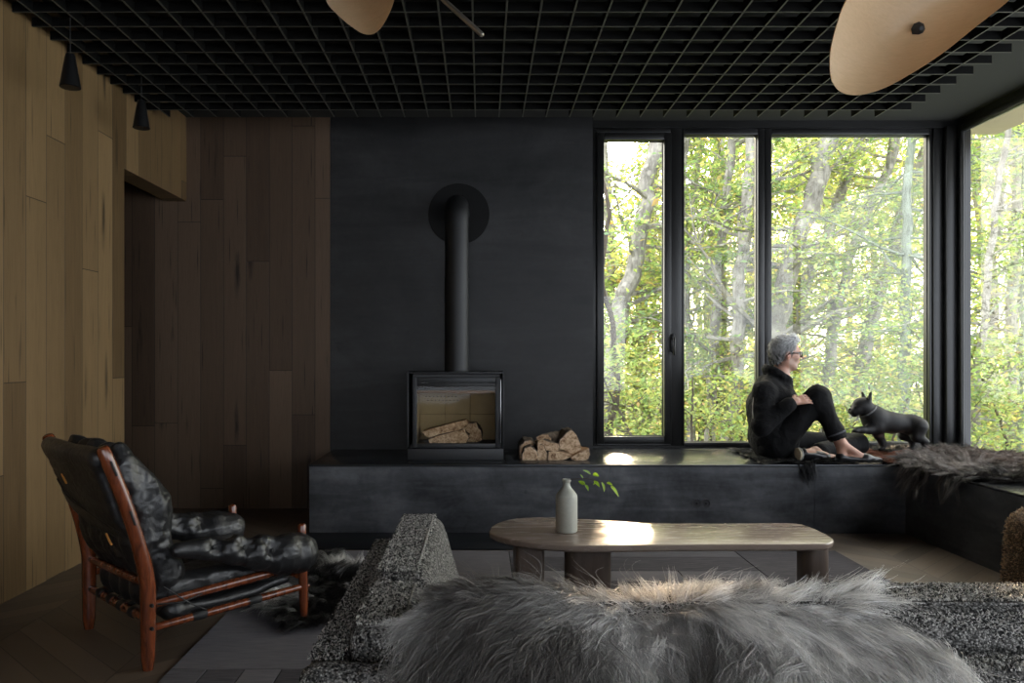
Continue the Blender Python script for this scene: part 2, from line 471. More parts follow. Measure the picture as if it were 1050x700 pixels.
# ---------------------------------------------------------------- fur
def fur(name, mat, parent, surf, nclump, per, length, flow, colour, spread=.02, seg=6, width=.0011, droop=.06, up=.5, curl=.02, tight=.7, seed=1, wild=.12, lenvar=.35, lenf=None):
    """surf(u,v)->(points, normals); flow(points)->unit direction the locks lie in; colour(points, tip 0..1, rnd)->rgb"""
    R = np.random.default_rng(seed)
    cu = R.random((nclump, 2)); cp, cn = surf(cu[:, 0], cu[:, 1]); fl = flow(cp) + R.normal(0, wild, cp.shape)
    L = length * (1 + R.uniform(-lenvar, lenvar, nclump))
    L = L * (1 + .3 * vnoise(cp, 9, seed))
    if lenf is not None: L = L * lenf(cp)
    t = np.linspace(0, 1, seg + 1)
    ph = R.uniform(0, 6.28, nclump); side = np.cross(cn, fl); side /= np.linalg.norm(side, axis=1)[:, None] + 1e-9
    d0 = cn * up + fl * (1 - up * .5); d0 /= np.linalg.norm(d0, axis=1)[:, None]
    G = d0[:, None] * (L[:, None] * t)[..., None] * (1 - .3 * t[None, :, None]) + fl[:, None] * (L[:, None] * t ** 2)[..., None] * .45
    G[..., 2] -= droop * (t ** 2)[None] * (L / length)[:, None]
    G += side[:, None] * (np.sin(ph[:, None] + t[None] * 4.2) * curl * t[None])[..., None]
    # keep locks above the hide
    dn = (G * cn[:, None]).sum(2); mn_ = .012 * np.sqrt(t)[None]; G += cn[:, None] * np.where(dn < mn_, mn_ - dn, 0)[..., None] * .8
    N = nclump * per; ci = np.repeat(np.arange(nclump), per)
    off = R.normal(0, spread, (N, 3)); nn = cn[ci]; off -= nn * (off * nn).sum(1)[:, None]
    root = cp[ci] + off
    ls = R.uniform(.7, 1.08, N)
    k = 1 - tight * t[None] ** .8
    pos = root[:, None] + 0 * G[ci]
    pos = cp[ci][:, None] + off[:, None] * k[..., None] + G[ci] * ls[:, None, None]
    jit = R.normal(0, .35, (N, 3)) * spread
    pos += jit[:, None] * (t ** 1.5)[None, :, None]
    tang = np.gradient(pos, axis=1); tang /= np.linalg.norm(tang, axis=2)[..., None] + 1e-9
    rv = R.normal(0, 1, (N, 3)); wd = np.cross(tang, rv[:, None]); wd /= np.linalg.norm(wd, axis=2)[..., None] + 1e-9
    wv = width * (1 - .85 * t)[None, :, None] * R.uniform(.6, 1.4, N)[:, None, None]
    V = np.stack([pos - wd * wv, pos + wd * wv], 2).reshape(-1, 3)
    S = seg + 1
    b = (np.arange(N) * S * 2)[:, None] + (np.arange(seg) * 2)[None]
    Q = np.stack([b, b + 1, b + 3, b + 2], -1).reshape(-1, 4)
    rr = R.random(N); C = colour(np.repeat(cp[ci][:, None], S, 1), np.broadcast_to(t[None], (N, S)), rr[:, None], R.random(nclump)[ci][:, None])
    C = np.repeat(C[:, :, None], 2, 2).reshape(-1, 3); C = np.concatenate([np.clip(C, 0, 1), np.ones((len(C), 1))], 1)
    return mk(name, V, Q, mat, parent, True, col=C)
# ================================================================ the room
XL, XR, YB, ZC = -2.25, 3.67, 5.85, 2.98
M_wall_left = wood_planks('oak_boards_left', 1, .178, 2.3, (.085, .050, .020), (.28, .182, .084), .8, .5)
M_wall_back = wood_planks('oak_boards_back', 0, .1745, 2.2, (.052, .032, .019), (.135, .089, .057), .9, .55, seed=.01)
M_floor = floor_mat()
M_steel = steel_mat('blackened_steel_wall', (.009, .009, .0095), (.038, .038, .039), (.42, .6), .35)
M_bench = steel_mat('blackened_steel_bench', (.026, .028, .032), (.145, .150, .162), (.34, .52), .45, 1.3)
M_bench_top = steel_mat('waxed_steel_top', (.03, .032, .036), (.075, .08, .088), (.16, .3), .5, 1.1)
M_frame = simple('black_aluminium', (.008, .0078, .0075), .36, .1)
M_soffit = simple('dark_olive_plaster', (.0105, .0102, .0072), .9, nscale=2, namt=.08)
M_black = simple('matte_black', (.004, .004, .004), .95)
M_slat = simple('dark_grid_paint', (.006, .006, .0055), .95, spec=.1)
M_edge = simple('lit_grid_edge', (.060, .057, .045), .7)  # paler than the slat sides: the lit underside is put into the colour
M_glass = glass_mat('window_glass')
M_blk = simple('black_metal', (.012, .012, .013), .45, .2)

def struct(o): o['kind'] = 'structure'; return o

struct(box('floor', -3.5, 3.72, -2.7, 6.05, -.12, 0, M_floor))
struct(box('ceiling', -3.5, 3.78, -2.7, 6.12, ZC, ZC + .14, M_soffit))
struct(box('trim_1', -2.24, 2.80, -1.6, 5.20, ZC - .008, ZC - .0005, M_black))  # plain black sheet above the grid, the ceiling around it is olive
# left wall with a passage at its far end
b = MB().box(XL - .16, XL, -2.7, 4.83, 0, ZC - .001).box(XL - .16, XL, 4.83, YB - .001, 2.34, ZC - .001)
struct(b.build('wall_left', M_wall_left, smooth=False))
struct(box('wall_passage', -3.5, -3.38, -2.7, YB, 0, ZC - .001, M_wall_left))
struct(box('wall_back_oak', -3.5, -1.157, YB, YB + .2, 0, ZC - .001, M_wall_back))
b = MB().box(-1.155, .846, YB, YB + .2, 0, ZC - .001)
struct(b.build('wall_back_steel', M_steel, smooth=False))
b = MB().box(.846, 3.80, 5.93, 6.10, 2.925, ZC - .001).box(.846, 3.80, 5.97, 6.10, -.1, .462)
struct(b.build('wall_back_window', M_frame, smooth=False))
b = MB().box(3.67, 3.80, .35, 5.93, 2.925, ZC - .001).box(3.67, 3.80, .35, 5.93, -.1, .44).box(3.67, 3.80, -2.5, .35, -.1, .44).box(3.67, 3.80, -2.5, .35, 2.925, ZC - .001).box(3.67, 3.80, -2.7, -2.5, 0, ZC - .001)
struct(b.build('wall_right', M_frame, smooth=False))
b = MB().box(-3.5, -1.2, -2.82, -2.7, 0, ZC).box(2.8, 3.8, -2.82, -2.7, 0, ZC).box(-1.2, 2.8, -2.82, -2.7, 0, .3).box(-1.2, 2.8, -2.82, -2.7, 2.35, ZC)
struct(b.build('wall_front', M_wall_back, smooth=False))
# the corner post where the two glazed walls meet
b = MB().box(3.575, 3.68, 5.90, 6.06, .45, 2.93, .004).box(3.70, 3.80, 5.96, 6.10, .40, 2.93, .004).box(3.50, 3.585, 5.945, 6.06, .45, 2.93, .004)
struct(b.build('trim_2', M_frame))

def rect_frame(mb, x0, x1, z0, z1, w, y0, y1, axis=0, wl=None, wr=None, wt=None, wb=None):
    wl = wl if wl is not None else w; wr = wr if wr is not None else w; wt = wt if wt is not None else w; wb = wb if wb is not None else w
    def bx(a0, a1, c0, c1):
        if axis == 0: mb.box(a0, a1, y0, y1, c0, c1, .004)
        else: mb.box(y0, y1, a0, a1, c0, c1, .004)
    bx(x0, x0 + wl, z0, z1); bx(x1 - wr, x1, z0, z1)
    bx(x0 + wl, x1 - wr, z0, z0 + wb); bx(x0 + wl, x1 - wr, z1 - wt, z1)
    return mb

def window(name, x0, x1, z0, z1, axis=0, y0=5.96, y1=6.05, sash=None, **k):
    e = empty(name, ((x0 + x1) / 2, (y0 + y1) / 2, z0) if axis == 0 else ((y0 + y1) / 2, (x0 + x1) / 2, z0)); struct(e)
    m = rect_frame(MB(), x0, x1, z0, z1, .03, y0, y1, axis, **k)
    m.build('window_frame', M_frame, e)
    gx0, gx1, gz0, gz1 = x0 + k.get('wl', .03), x1 - k.get('wr', .03), z0 + k.get('wb', .03), z1 - k.get('wt', .03)
    if sash:
        s = rect_frame(MB(), gx0, gx1, gz0, gz1, sash, y0 - .02, y1 - .02, axis).build('sash', M_frame, e)
        gx0 += sash; gx1 -= sash; gz0 += sash; gz1 -= sash
    # thin bright glazing bead around the pane, then the pane
    bm_ = rect_frame(MB(), gx0, gx1, gz0, gz1, .006, (y0 + y1) / 2 - .012, (y0 + y1) / 2 - .004, axis)
    bm_.build('glazing_bead', simple(name + '_bead', (.10, .10, .095), .35, .4), e)
    c = (y0 + y1) / 2
    gp = [(gx0, gz0), (gx1, gz0), (gx1, gz1), (gx0, gz1)]
    v = [(a, c, z) for a, z in gp] if axis == 0 else [(c, a, z) for a, z in gp]
    mk('glass_pane', v, [(0, 1, 2, 3)], M_glass, e, False)
    return e

w1 = window('window_1', .850, 1.556, .462, 2.925, sash=.055, wl=.042, wr=.088, wt=.035, wb=.02)
hm = MB().box(1.462, 1.492, 5.925, 5.945, 1.19, 1.33, .006).tube([(1.477, 5.925, 1.30), (1.477, 5.89, 1.30), (1.477, 5.885, 1.29), (1.477, 5.885, 1.17)], .009)
hm.build('handle', simple('satin_black_handle', (.03, .03, .03), .3, .6), w1)
window('window_2', 1.558, 2.198, .462, 2.925, wl=.016, wr=.052, wt=.045, wb=.028)
window('window_3', 2.200, 3.500, .462, 2.925, wl=.052, wr=.022, wt=.045, wb=.028)
window('window_4', 3.05, 5.955, .44, 2.925, axis=1, y0=3.655, y1=3.70, wl=.05, wr=.105, wt=.05, wb=.036)
window('window_5', .36, 3.04, .44, 2.925, axis=1, y0=3.655, y1=3.70, wl=.05, wr=.05, wt=.05, wb=.036)
window('window_added_side', -2.5, .35, .44, 2.925, axis=1, y0=3.655, y1=3.70, wl=.05, wr=.05, wt=.05, wb=.036)  # unseen side window, added for more light from the camera side
window('window_added_rear', -1.2, 2.8, .3, 2.35, y0=-2.80, y1=-2.72)  # unseen window added behind the camera to brighten the near side
# roof slab reaching out over the glass
M_eave = wood_planks('eave_boards', 0, .14, 5, (.30, .24, .13), (.52, .43, .26), .1)
struct(box('roof', 3.79, 4.17, -3.0, 6.22, 2.955, 3.15, simple('pale_eave_timber', (.30, .25, .145), .7, nscale=5)))

# ---------------------------------------------------------------- open grid ceiling
gz0, gz1 = 2.806, 2.852
g = MB(); ge_ = MB()
for k in range(-13, 18):
    x = -.0437 + k * .162
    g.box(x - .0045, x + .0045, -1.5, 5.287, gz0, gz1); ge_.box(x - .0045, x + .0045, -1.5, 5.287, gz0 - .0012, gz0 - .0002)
for j in range(0, 41):
    y = 5.132 - j * .162
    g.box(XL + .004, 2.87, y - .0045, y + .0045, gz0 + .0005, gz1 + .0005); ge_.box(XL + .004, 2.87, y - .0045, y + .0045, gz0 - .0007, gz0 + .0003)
grid = g.build('ceiling_grid', M_slat, smooth=False)
tag(grid, 'dark slatted open grid of square cells hung under the black ceiling', 'ceiling grid')
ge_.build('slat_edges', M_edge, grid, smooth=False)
for hx in (-1.34, 1.09, 2.39):
    for hy in (1.163, 4.727):
        MB().tube([(hx, hy, gz1 - .01), (hx, hy, ZC)], .0015, 6).build('hanger_wire', M_blk, grid)

# ---------------------------------------------------------------- L-shaped steel bench
bench = empty('window_bench', (.8, 5.4, 0))
tag(bench, 'long blackened steel bench running under the stove and windows and round the corner', 'bench')
t = MB().box(-1.13, 3.665, 5.018, 5.845, .436, .45, .002).box(.85, 3.665, 5.845, 5.958, .436, .45, .002)
t.box(2.768, 3.665, -.6, 5.017, .436, .45, .002)
t.build('bench_top', M_bench_top, bench)
for x0, x1 in ((-1.128, .83), (.832, 2.174), (2.177, 2.77)):
    box('front_panel', x0, x1, 5.02, 5.04, 0, .4355, M_bench, bench)
box('front_panel', 2.77, 2.79, 2.2, 5.0185, 0, .4355, M_bench, bench)
box('front_panel', 2.77, 2.79, -.6, 2.197, 0, .4355, M_bench, bench)
box('end_panel', -1.128, -1.11, 5.041, 5.845, 0, .4355, M_bench, bench)
box('end_panel', 2.791, 3.66, -.6, -.58, 0, .4355, M_bench, bench)

so = empty('wall_socket', (1.435, 5.02, .19))
tag(so, 'twin round black power sockets set in the steel bench front', 'socket')
for dx in (-.031, .031):
    Mr = Matrix.Translation((1.435 + dx, 5.019, .197)) @ Matrix.Rotation(math.pi / 2, 4, 'X')
    MB().lathe([(.0285, -.002), (.0285, .0035), (.024, .0035), (.022, .001), (.0, .001)], n=28, M=Mr).build('socket_ring', simple('socket_ring', (.05, .05, .055), .3, .4), so)
    MB().lathe([(.006, 0), (.006, .0045), (.0, .0045)], n=12, M=Mr).build('socket_core', M_black, so)

hp = box('hearth_plate', -1.19, .83, 4.59, 5.018, .0005, .008, simple('hearth_steel', (.016, .018, .022), .42, .5, nscale=4), bevel=.002)
tag(hp, 'thin black steel floor plate lying in front of the stove bench', 'hearth plate')

# ---------------------------------------------------------------- stove and flue
M_stove = simple('stove_enamel', (.014, .0145, .016), .5, .2, nscale=30, namt=.05)
M_door = simple('stove_door_iron', (.03, .031, .033), .48, .3)
sx0, sx1, sy0, sy1 = -.511, .153, 5.22, 5.66
stove = empty('wood_stove', (-.178, 5.44, .45))
tag(stove, 'black box wood stove with a wide glass door standing on the steel bench', 'stove')
s = MB().box(sx0, sx1, sy0, sy1, 1.040, 1.053, .002).box(sx0, sx0 + .013, sy0, sy1, .537, 1.0398, .002).box(sx1 - .013, sx1, sy0, sy1, .537, 1.0398, .002)
s.box(sx0 + .013, sx1 - .013, sy1 - .02, sy1 - .001, .537, 1.0398)
s.build('stove_body', M_stove, stove)
box('plinth', sx0 + .006, sx1 - .006, sy0 + .006, sy1, .451, .530, M_door, stove, .003)
box('firebox_floor', sx0 + .02, sx1 - .02, sy0 + .045, sy1 - .02, .531, .552, M_blk, stove)
fx0, fx1 = -.452, .100
M_brick = simple('vermiculite', (.42, .33, .19), .9, nscale=9, namt=.15, bumpv=.2)
fb = MB()
for i in range(3):
    for j in range(2):
        a0 = fx0 + i * (fx1 - fx0) / 3; a1 = a0 + (fx1 - fx0) / 3 - .002
        fb.box(a0, a1, 5.60, 5.625, .552 + j * .185, .552 + j * .185 + .183, .002)
for side in (fx0 - .02, fx1):
    fb.box(side, side + .02, 5.275, 5.598, .552, .922, .002)
fb.build('firebrick_lining', M_brick, stove)
hb = MB()
for r_ in range(2):
    for k in range(9):
        x = -.405 + k * .027 + r_ * .013
        Mr = Matrix.Translation((x, 5.5998, .865 - r_ * .028)) @ Matrix.Rotation(math.pi / 2, 4, 'X')
        hb.lathe([(.0045, -.0), (.0045, .001), (0, .001)], n=8, M=Mr)
hb.build('air_holes', M_black, stove)
box('baffle_plate', fx0, fx1, 5.28, 5.598, .905, .925, simple('baffle', (.20, .11, .055), .8), stove, .002)
box('throat_plate', fx0 - .02, fx1 + .02, 5.262, 5.30, .926, 1.035, M_blk, stove)
d = rect_frame(MB(), -.4736, .1234, .534, 1.016, .031, 5.232, 5.258, wt=.038, wb=.031)
dr = d.build('stove_door', M_door, stove)
mk('door_glass', [(-.444, 5.245, .563), (.094, 5.245, .563), (.094, 5.245, .98), (-.444, 5.245, .98)], [(0, 1, 2, 3)], glass_mat('stove_glass', (.86, .84, .80), .25), dr, False)
MB().box(-.444, .094, 5.238, 5.244, .952, .976, .001).build('door_baffle', M_blk, dr)
MB().tube([(.1285, 5.224, .56), (.1285, 5.224, 1.005)], .0032, 8).build('door_edge_bar', simple('bright_steel_bar', (.35, .35, .36), .25, .9), dr)
flue = empty('stove_pipe', (-.178, 5.45, 1.053))
tag(flue, 'matte black round flue pipe rising from the stove and bending into the wall', 'stove pipe')
pr = .0865
el = [(-.178, 5.45, 1.70), (-.178, 5.45, 2.13)] + [(-.178, 5.45 + .11 - .11 * math.cos(a), 2.13 + .11 * math.sin(a)) for a in np.linspace(.2, math.pi / 2, 7)] + [(-.178, 5.84, 2.24)]
M_pipe = simple('flue_paint', (.011, .0115, .012), .5, .25, nscale=18, namt=.1)
MB().tube([(-.178, 5.45, 1.053), (-.178, 5.45, 1.70)], pr, 36, cap=False).build('lower_pipe', M_pipe, flue)
MB().tube(el, pr - .002, 36, cap=False).build('bent_pipe', M_pipe, flue)
MB().tube([(-.178, 5.45, 1.688), (-.178, 5.45, 1.712)], pr + .002, 36, cap=False).build('joint_band', M_pipe, flue)
Mr = Matrix.Translation((-.175, 5.849, 2.243)) @ Matrix.Rotation(math.pi / 2, 4, 'X')
MB().lathe([(.09, 0), (.232, 0), (.234, .004), (.232, .008), (.09, .008)], n=64, M=Mr).build('wall_rosette', simple('rosette', (.002, .002, .002), .55, 0, .2), flue)
WORLD = 2.4; SUN_E = 26.0; LEAVES = .88
# ================================================================ the wood outside
SUNV = np.array([.183, 1.0, .273]); SUNV /= np.linalg.norm(SUNV)
GZ = -1.3
M_leaf = leaf_mat('leaves'); 
M_bark = bark_mat('grey_mottled_bark', (.10, .09, .075), (.40, .37, .32))
M_bark_dark = bark_mat('dark_bark', (.035, .028, .022), (.12, .10, .08))
M_bark_green = bark_mat('lichen_bark', (.10, .11, .08), (.30, .33, .26))
gnd = NT('forest_floor'); pn = gnd.pos()
gmat = gnd.done(gnd.bsdf(gnd.ramp(gnd.noise(pn, 2.5, 6, .7), [(.3, (.05, .06, .015)), (.5, (.13, .16, .04)), (.7, (.22, .20, .07))]), .95, 0, gnd.bump(gnd.noise(pn, 9, 5), .8, .05), .1))
gx = np.linspace(-30, 45, 76); gy = np.linspace(6.2, 80, 75)
GX, GY = np.meshgrid(gx, gy, indexing='ij'); GZZ = GZ + .18 * vnoise(np.stack([GX, GY, GX * 0], -1), .35, 3) - np.clip(GY - 14, 0, 99) * .02
vv = np.stack([GX, GY, GZZ], -1).reshape(-1, 3)
ii = (np.arange(75)[:, None] * 75 + np.arange(74)[None]).ravel()
ground = mk('ground', vv, np.stack([ii, ii + 75, ii + 76, ii + 1], 1), gmat); struct(ground)

# the gaps in the leaves through which the low sun reaches the camera and the room
GAPS = [((0, 0, CAMZ), .40), ((.868, 5.42, .45), .05), ((.570, 3.70, .31), .034), ((.70, 3.72, .31), .050), ((.79, 3.7, .31), .015), ((1.03, 1.53, .7), .14), ((.34, 1.53, .70), .08),
        ((2.78, 5.40, .5), .13), ((2.95, 5.40, .5), .10), ((1.02, 5.30, .45), .03)]
def keep(c):
    ok = np.ones(len(c), bool)
    for p, r in GAPS:
        d = c - np.array(p); t = d @ SUNV; q = np.linalg.norm(d - t[:, None] * SUNV, axis=1)
        ok &= ~((q < r * (1 + .25 * np.sin(c[:, 0] * 9))) & (t > 0))
    return ok

PAL = np.array([(.15, .23, .10), (.23, .32, .13), (.34, .41, .16), (.50, .47, .18), (.17, .25, .18), (.42, .28, .14)])
def leaf_mesh(name, parent, centres, size, R, pal, flat=.55, aspect=.5):
    c = centres[keep(centres)]; n = len(c)
    nr = R.normal(0, flat, (n, 3)); nr[:, 2] += 1; nr /= np.linalg.norm(nr, axis=1)[:, None]
    a = R.normal(0, 1, (n, 3)); a -= nr * (a * nr).sum(1)[:, None]; a /= np.linalg.norm(a, axis=1)[:, None]
    b = np.cross(nr, a); s = (size * R.uniform(.6, 1.3, n))[:, None]
    # folded leaf with two shoulders: base, left, tip, right
    p0 = c - a * s * .5; p2 = c + a * s * .5
    p1 = c - a * s * .08 + b * s * aspect * .5 + nr * s * .1; p3 = c - a * s * .08 - b * s * aspect * .5 + nr * s * .1
    V = np.stack([p0, p1, p2, p3], 1).reshape(-1, 3)
    i = np.arange(n) * 4
    Fc = np.concatenate([np.stack([i, i + 1, i + 2], 1), np.stack([i, i + 2, i + 3], 1)])
    w = R.random((n, len(pal))) ** 6 * np.array(pal); w /= w.sum(1)[:, None]
    C = (w @ PAL) * R.uniform(.85, 1.55, n)[:, None]
    C = np.repeat(np.concatenate([np.clip(C, 0, 1), np.ones((n, 1))], 1), 4, 0)
    return mk(name, V, Fc, M_leaf, parent, False, col=C)

def smooth_path(pts, n):
    pts = np.array(pts, float); t = np.linspace(0, len(pts) - 1, n); out = []
    for x in t:
        i = min(int(x), len(pts) - 2); f = x - i
        p0, p1, p2, p3 = pts[max(i - 1, 0)], pts[i], pts[i + 1], pts[min(i + 2, len(pts) - 1)]
        out.append(.5 * ((2 * p1) + (-p0 + p2) * f + (2 * p0 - 5 * p1 + 4 * p2 - p3) * f * f + (-p0 + 3 * p1 - 3 * p2 + p3) * f ** 3))
    return np.array(out)

def tree(name, label, cat, trunk, r0, r1, mat, nbr, brl, nleaf, lsize, pal, seed, zr=(.0, 1.0), group=None, up=.25, droop=.0, leafspread=.22, flat=.55, aspect=.5, side=None):
    R = np.random.default_rng(seed); T = smooth_path(trunk, 26)
    T[1:-1] += R.normal(0, r0 * .25, (len(T) - 2, 3)) * [1, 1, 0]
    root = empty(name, tuple(float(x) for x in T[0])); tag(root, label, cat, group)
    m = MB(); m.tube(T, list(np.linspace(r0, r1, len(T))), 10, cap=False)
    cen = []
    for b in range(nbr):
        f = R.uniform(*zr); k = int(f * (len(T) - 1)); p = T[k]; ang = R.uniform(0, 2 * math.pi)
        d = np.array([math.cos(ang), math.sin(ang) * .8, up + R.normal(0, .18)])
        if side is not None: d = d + np.array(side)
        d /= np.linalg.norm(d); L = brl * R.uniform(.5, 1.25) * (1.1 - .35 * f)
        q = [p]; dd = d.copy()
        for s in range(7):
            dd = dd + R.normal(0, .13, 3) - np.array([0, 0, droop]); dd /= np.linalg.norm(dd); q.append(q[-1] + dd * L / 7)
        q = np.array(q)
        if not keep(smooth_path(q, 30)).all(): continue
        rb = max(.006, min(r0, r1 * 1.6) * .30 * R.uniform(.6, 1.2))
        m.tube(q, list(np.linspace(rb, rb * .25, len(q))), 5, cap=False)
        for s in range(6):
            tdir = dd + R.normal(0, .75, 3) * [1, 1, .35]; tdir /= np.linalg.norm(tdir); a = q[R.integers(2, 8)]; tl = L * R.uniform(.18, .42)
            e1 = a + tdir * tl * .5 + R.normal(0, .03, 3); e2 = a + tdir * tl
            if not keep(smooth_path([a, e1, e2], 10)).all(): continue
            m.tube([a, e1, e2], [rb * .35, rb * .25, rb * .12], 4, cap=False)
            nl = max(1, int(nleaf * LEAVES) // (nbr * 6)); tt = R.random(nl)[:, None]
            cen.append(a + (e2 - a) * tt + R.normal(0, leafspread, (nl, 3)) * [1, 1, .35] * (.4 + tt))
    m.build('trunk', mat, root)
    leaf_mesh('foliage', root, np.concatenate(cen), lsize, R, pal, flat, aspect)
    return root

def px_trunk(D, pts, dd=0.0, top=None):
    """trunk through points of the picture at distance D; goes on down to the ground"""
    out = [P(x, y, D + dd * i) for i, (x, y) in enumerate(pts)]
    b = out[0] + (out[0] - out[1]) * .3; g = np.array([b[0], b[1], GZ - .1])
    res = [g] + out
    t = out[-1] + (out[-1] - out[-2]) / np.linalg.norm(out[-1] - out[-2]) * 1.6
    return res + [t]
G1, G2, G3, G4 = (3, 2, .6, .2, 1.5, .2), (1, 3, 2.5, 1, .3, .3), (2, 2, 2, .5, 2, .2), (.5, 2, 3, 2.2, .2, .8)
tree('maple_tree', 'thin dark curving tree close behind the narrow window pane', 'tree', px_trunk(9.5, [(622, 455), (630, 420), (634, 385), (626, 330), (617, 290), (620, 250), (624, 215), (614, 165)]), .045, .02, M_bark_dark, 16, 1.5, 3000, .085, G1, 1, (.25, 1))
tree('maple_tree', 'thick pale tree leaning right behind the narrow window pane', 'tree', px_trunk(13, [(618, 440), (632, 350), (645, 290), (659, 230), (668, 180), (674, 130)]), .17, .11, M_bark, 20, 2.6, 5200, .10, G1, 2, (.3, 1))
tree('birch_tree', 'slim straight mottled tree, left one of three behind the second pane', 'tree', px_trunk(14, [(709, 460), (709, 400), (707, 330), (704, 250), (703, 170)]), .085, .055, M_bark, 16, 2.0, 4200, .10, G2, 3, (.35, 1))
tree('birch_tree', 'mottled upright tree, middle one of three behind the second pane', 'tree', px_trunk(13, [(727, 460), (731, 380), (736, 300), (742, 230), (749, 150)]), .10, .06, M_bark, 18, 2.2, 4200, .10, G1, 4, (.35, 1))
tree('birch_tree', 'stout mottled tree leaning right, right one of three behind the second pane', 'tree', px_trunk(12, [(748, 462), (754, 400), (759, 320), (763, 250), (769, 170)]), .12, .08, M_bark, 18, 2.2, 4600, .095, G2, 5, (.35, 1))
tree('maple_tree', 'big pale leaning trunk behind the person at the widest pane', 'tree', px_trunk(12, [(795, 462), (796, 380), (801, 320), (816, 250), (838, 180), (851, 130)]), .17, .13, M_bark, 20, 2.4, 3600, .095, G2, 6, (.35, 1))
tree('maple_tree', 'slanting grey trunk rising just right of the big leaning trunk', 'tree', px_trunk(13.5, [(792, 440), (806, 360), (828, 290), (850, 240), (870, 180), (887, 120)]), .11, .08, M_bark, 18, 2.2, 3000, .095, G2, 7, (.35, 1))
tree('maple_tree', 'forked slanting trunk crossing the middle of the widest pane', 'tree', px_trunk(13, [(846, 450), (849, 400), (853, 340), (864, 290), (882, 240), (905, 180), (926, 120)]), .11, .06, M_bark, 18, 2.2, 3200, .095, G2, 8, (.3, 1))
tree('spruce_tree', 'straight lichen-green trunk with bare side twigs behind the small dog', 'tree', px_trunk(10.5, [(927, 462), (927, 400), (928, 330), (930, 250), (931, 180)]), .085, .05, M_bark_green, 30, 1.7, 5200, .07, G3, 9, (.15, 1), up=.02, droop=.03, leafspread=.16, flat=.3, aspect=.35)
tree('maple_tree', 'grey trunk leaning right high up at the right edge of the widest pane', 'tree', px_trunk(14, [(880, 400), (900, 310), (915, 260), (930, 205), (946, 160), (960, 115)]), .13, .10, M_bark, 18, 2.4, 4400, .10, G4, 10, (.35, 1))
tree('maple_tree', 'slender leafy tree seen through the side window by the corner post', 'tree', px_trunk(9.5, [(1000, 470), (1003, 390), (1012, 300), (1021, 200), (1035, 120)]), .06, .03, M_bark, 26, 2.0, 7000, .075, G3, 11, (.15, 1))
tree('spruce_tree', 'dense drooping evergreen filling the side window beside the right edge', 'tree', px_trunk(11, [(1048, 470), (1050, 390), (1051, 300), (1053, 200), (1054, 120)]), .09, .05, M_bark_green, 34, 2.6, 9500, .08, G3, 12, (.1, 1), up=.02, droop=.05, leafspread=.2, flat=.3, aspect=.4)
# paler trees further back: they stand in the haze and nothing tells them apart
BG = [(612, 17), (636, 16), (656, 18), (690, 17), (722, 18), (742, 16.5), (1008, 15), (1036, 14.5), (620, 24), (648, 19), (668, 30), (700, 22), (726, 28), (752, 20), (775, 33), (800, 24), (828, 30), (852, 21), (875, 27), (905, 23), (930, 31), (958, 20), (990, 25), (1020, 20), (1045, 28), (585, 22), (1075, 22)]
for i, (x, D) in enumerate(BG):
    R_ = np.random.default_rng(100 + i); l = R_.normal(0, 22)
    tree('distant_tree', 'pale leafy tree standing far back in the sunlit wood', 'tree', px_trunk(D, [(x, 430), (x + l * .3, 340), (x + l * .6, 250), (x + l, 170)]), .13, .07, M_bark, 22, 4.2, 3600, .17, (G2, G4, G3, G2)[i % 4], 200 + i, (.15, 1), 'distant trees beyond the windows', leafspread=.5)
# leafy undergrowth
SH = [(616, 8.6), (640, 10), (662, 9), (690, 11), (712, 9.4), (735, 12), (757, 9.8), (778, 11), (806, 9.2), (838, 11.5), (866, 9.6), (893, 12), (915, 9.2), (945, 10.5), (968, 9), (1000, 8.4), (1028, 9.6), (1055, 8.6),
      (625, 15), (670, 17), (715, 15.5), (760, 18), (800, 16), (845, 18), (885, 15.5), (925, 18), (965, 16), (1005, 14), (1045, 15)]
for i, (x, D) in enumerate(SH):
    b = P(x, 440, D); R_ = np.random.default_rng(300 + i); h = 1.9 + R_.uniform(-.4, .7) + (D - 8) * .05
    tree('shrub', 'leafy yellow-green shrub in the undergrowth outside the windows', 'shrub', [(b[0], D, GZ - .1), (b[0] + R_.normal(0, .1), D, GZ + h * .5), (b[0] + R_.normal(0, .25), D + R_.normal(0, .2), GZ + h)], .03, .008, M_bark_dark, 14, .95, 1300 if D < 13 else 2000, .075 if D < 13 else .11, (G2, G4, G2)[i % 3], 400 + i, (.15, 1), 'undergrowth shrubs outside the windows', leafspread=.2, up=.5)
# ================================================================ rug
def rug_mat():
    n = NT('charcoal_flatweave'); p = n.pos(); x = n.sep(p)
    wv = n.math('SINE', n.math('MULTIPLY', x[1], 1100.0)); st = n.noise(n.vmul(p, (1.2, 14, 1)), 7, 5, .65)
    at = n.n('ShaderNodeAttribute', attribute_name='Col').outputs['Fac']
    t = n.math('ADD', n.math('MULTIPLY', st, .7), n.math('MULTIPLY', at, .5))
    c = n.mix(n.fr(t, .25, 1.0, 0, 1), (.05, .047, .053), (.21, .20, .215))
    return n.done(n.bsdf(c, .95, 0, n.bump(n.math('ADD', n.math('MULTIPLY', wv, .15), st), .5, .004), .1))
rug_e = empty('patchwork_rug', (.47, 3.0, 0))
tag(rug_e, 'large charcoal patchwork flatweave rug under the sofa and coffee table', 'rug')
box('backing', -1.147, 2.09, .35, 4.54, .0005, .006, simple('rug_seam', (.006, .006, .007), .95), rug_e)
rm = rug_mat(); m = MB(); cc = []
R_ = np.random.default_rng(5)
def patch(x0, x1, y0, y1):
    b = MB().box(x0 + .003, x1 - .003, y0 + .003, y1 - .003, .003, .011, .001, 1); v = np.vstack(b.v)
    m.add(v, b.f); cc.extend([R_.random()] * len(v))
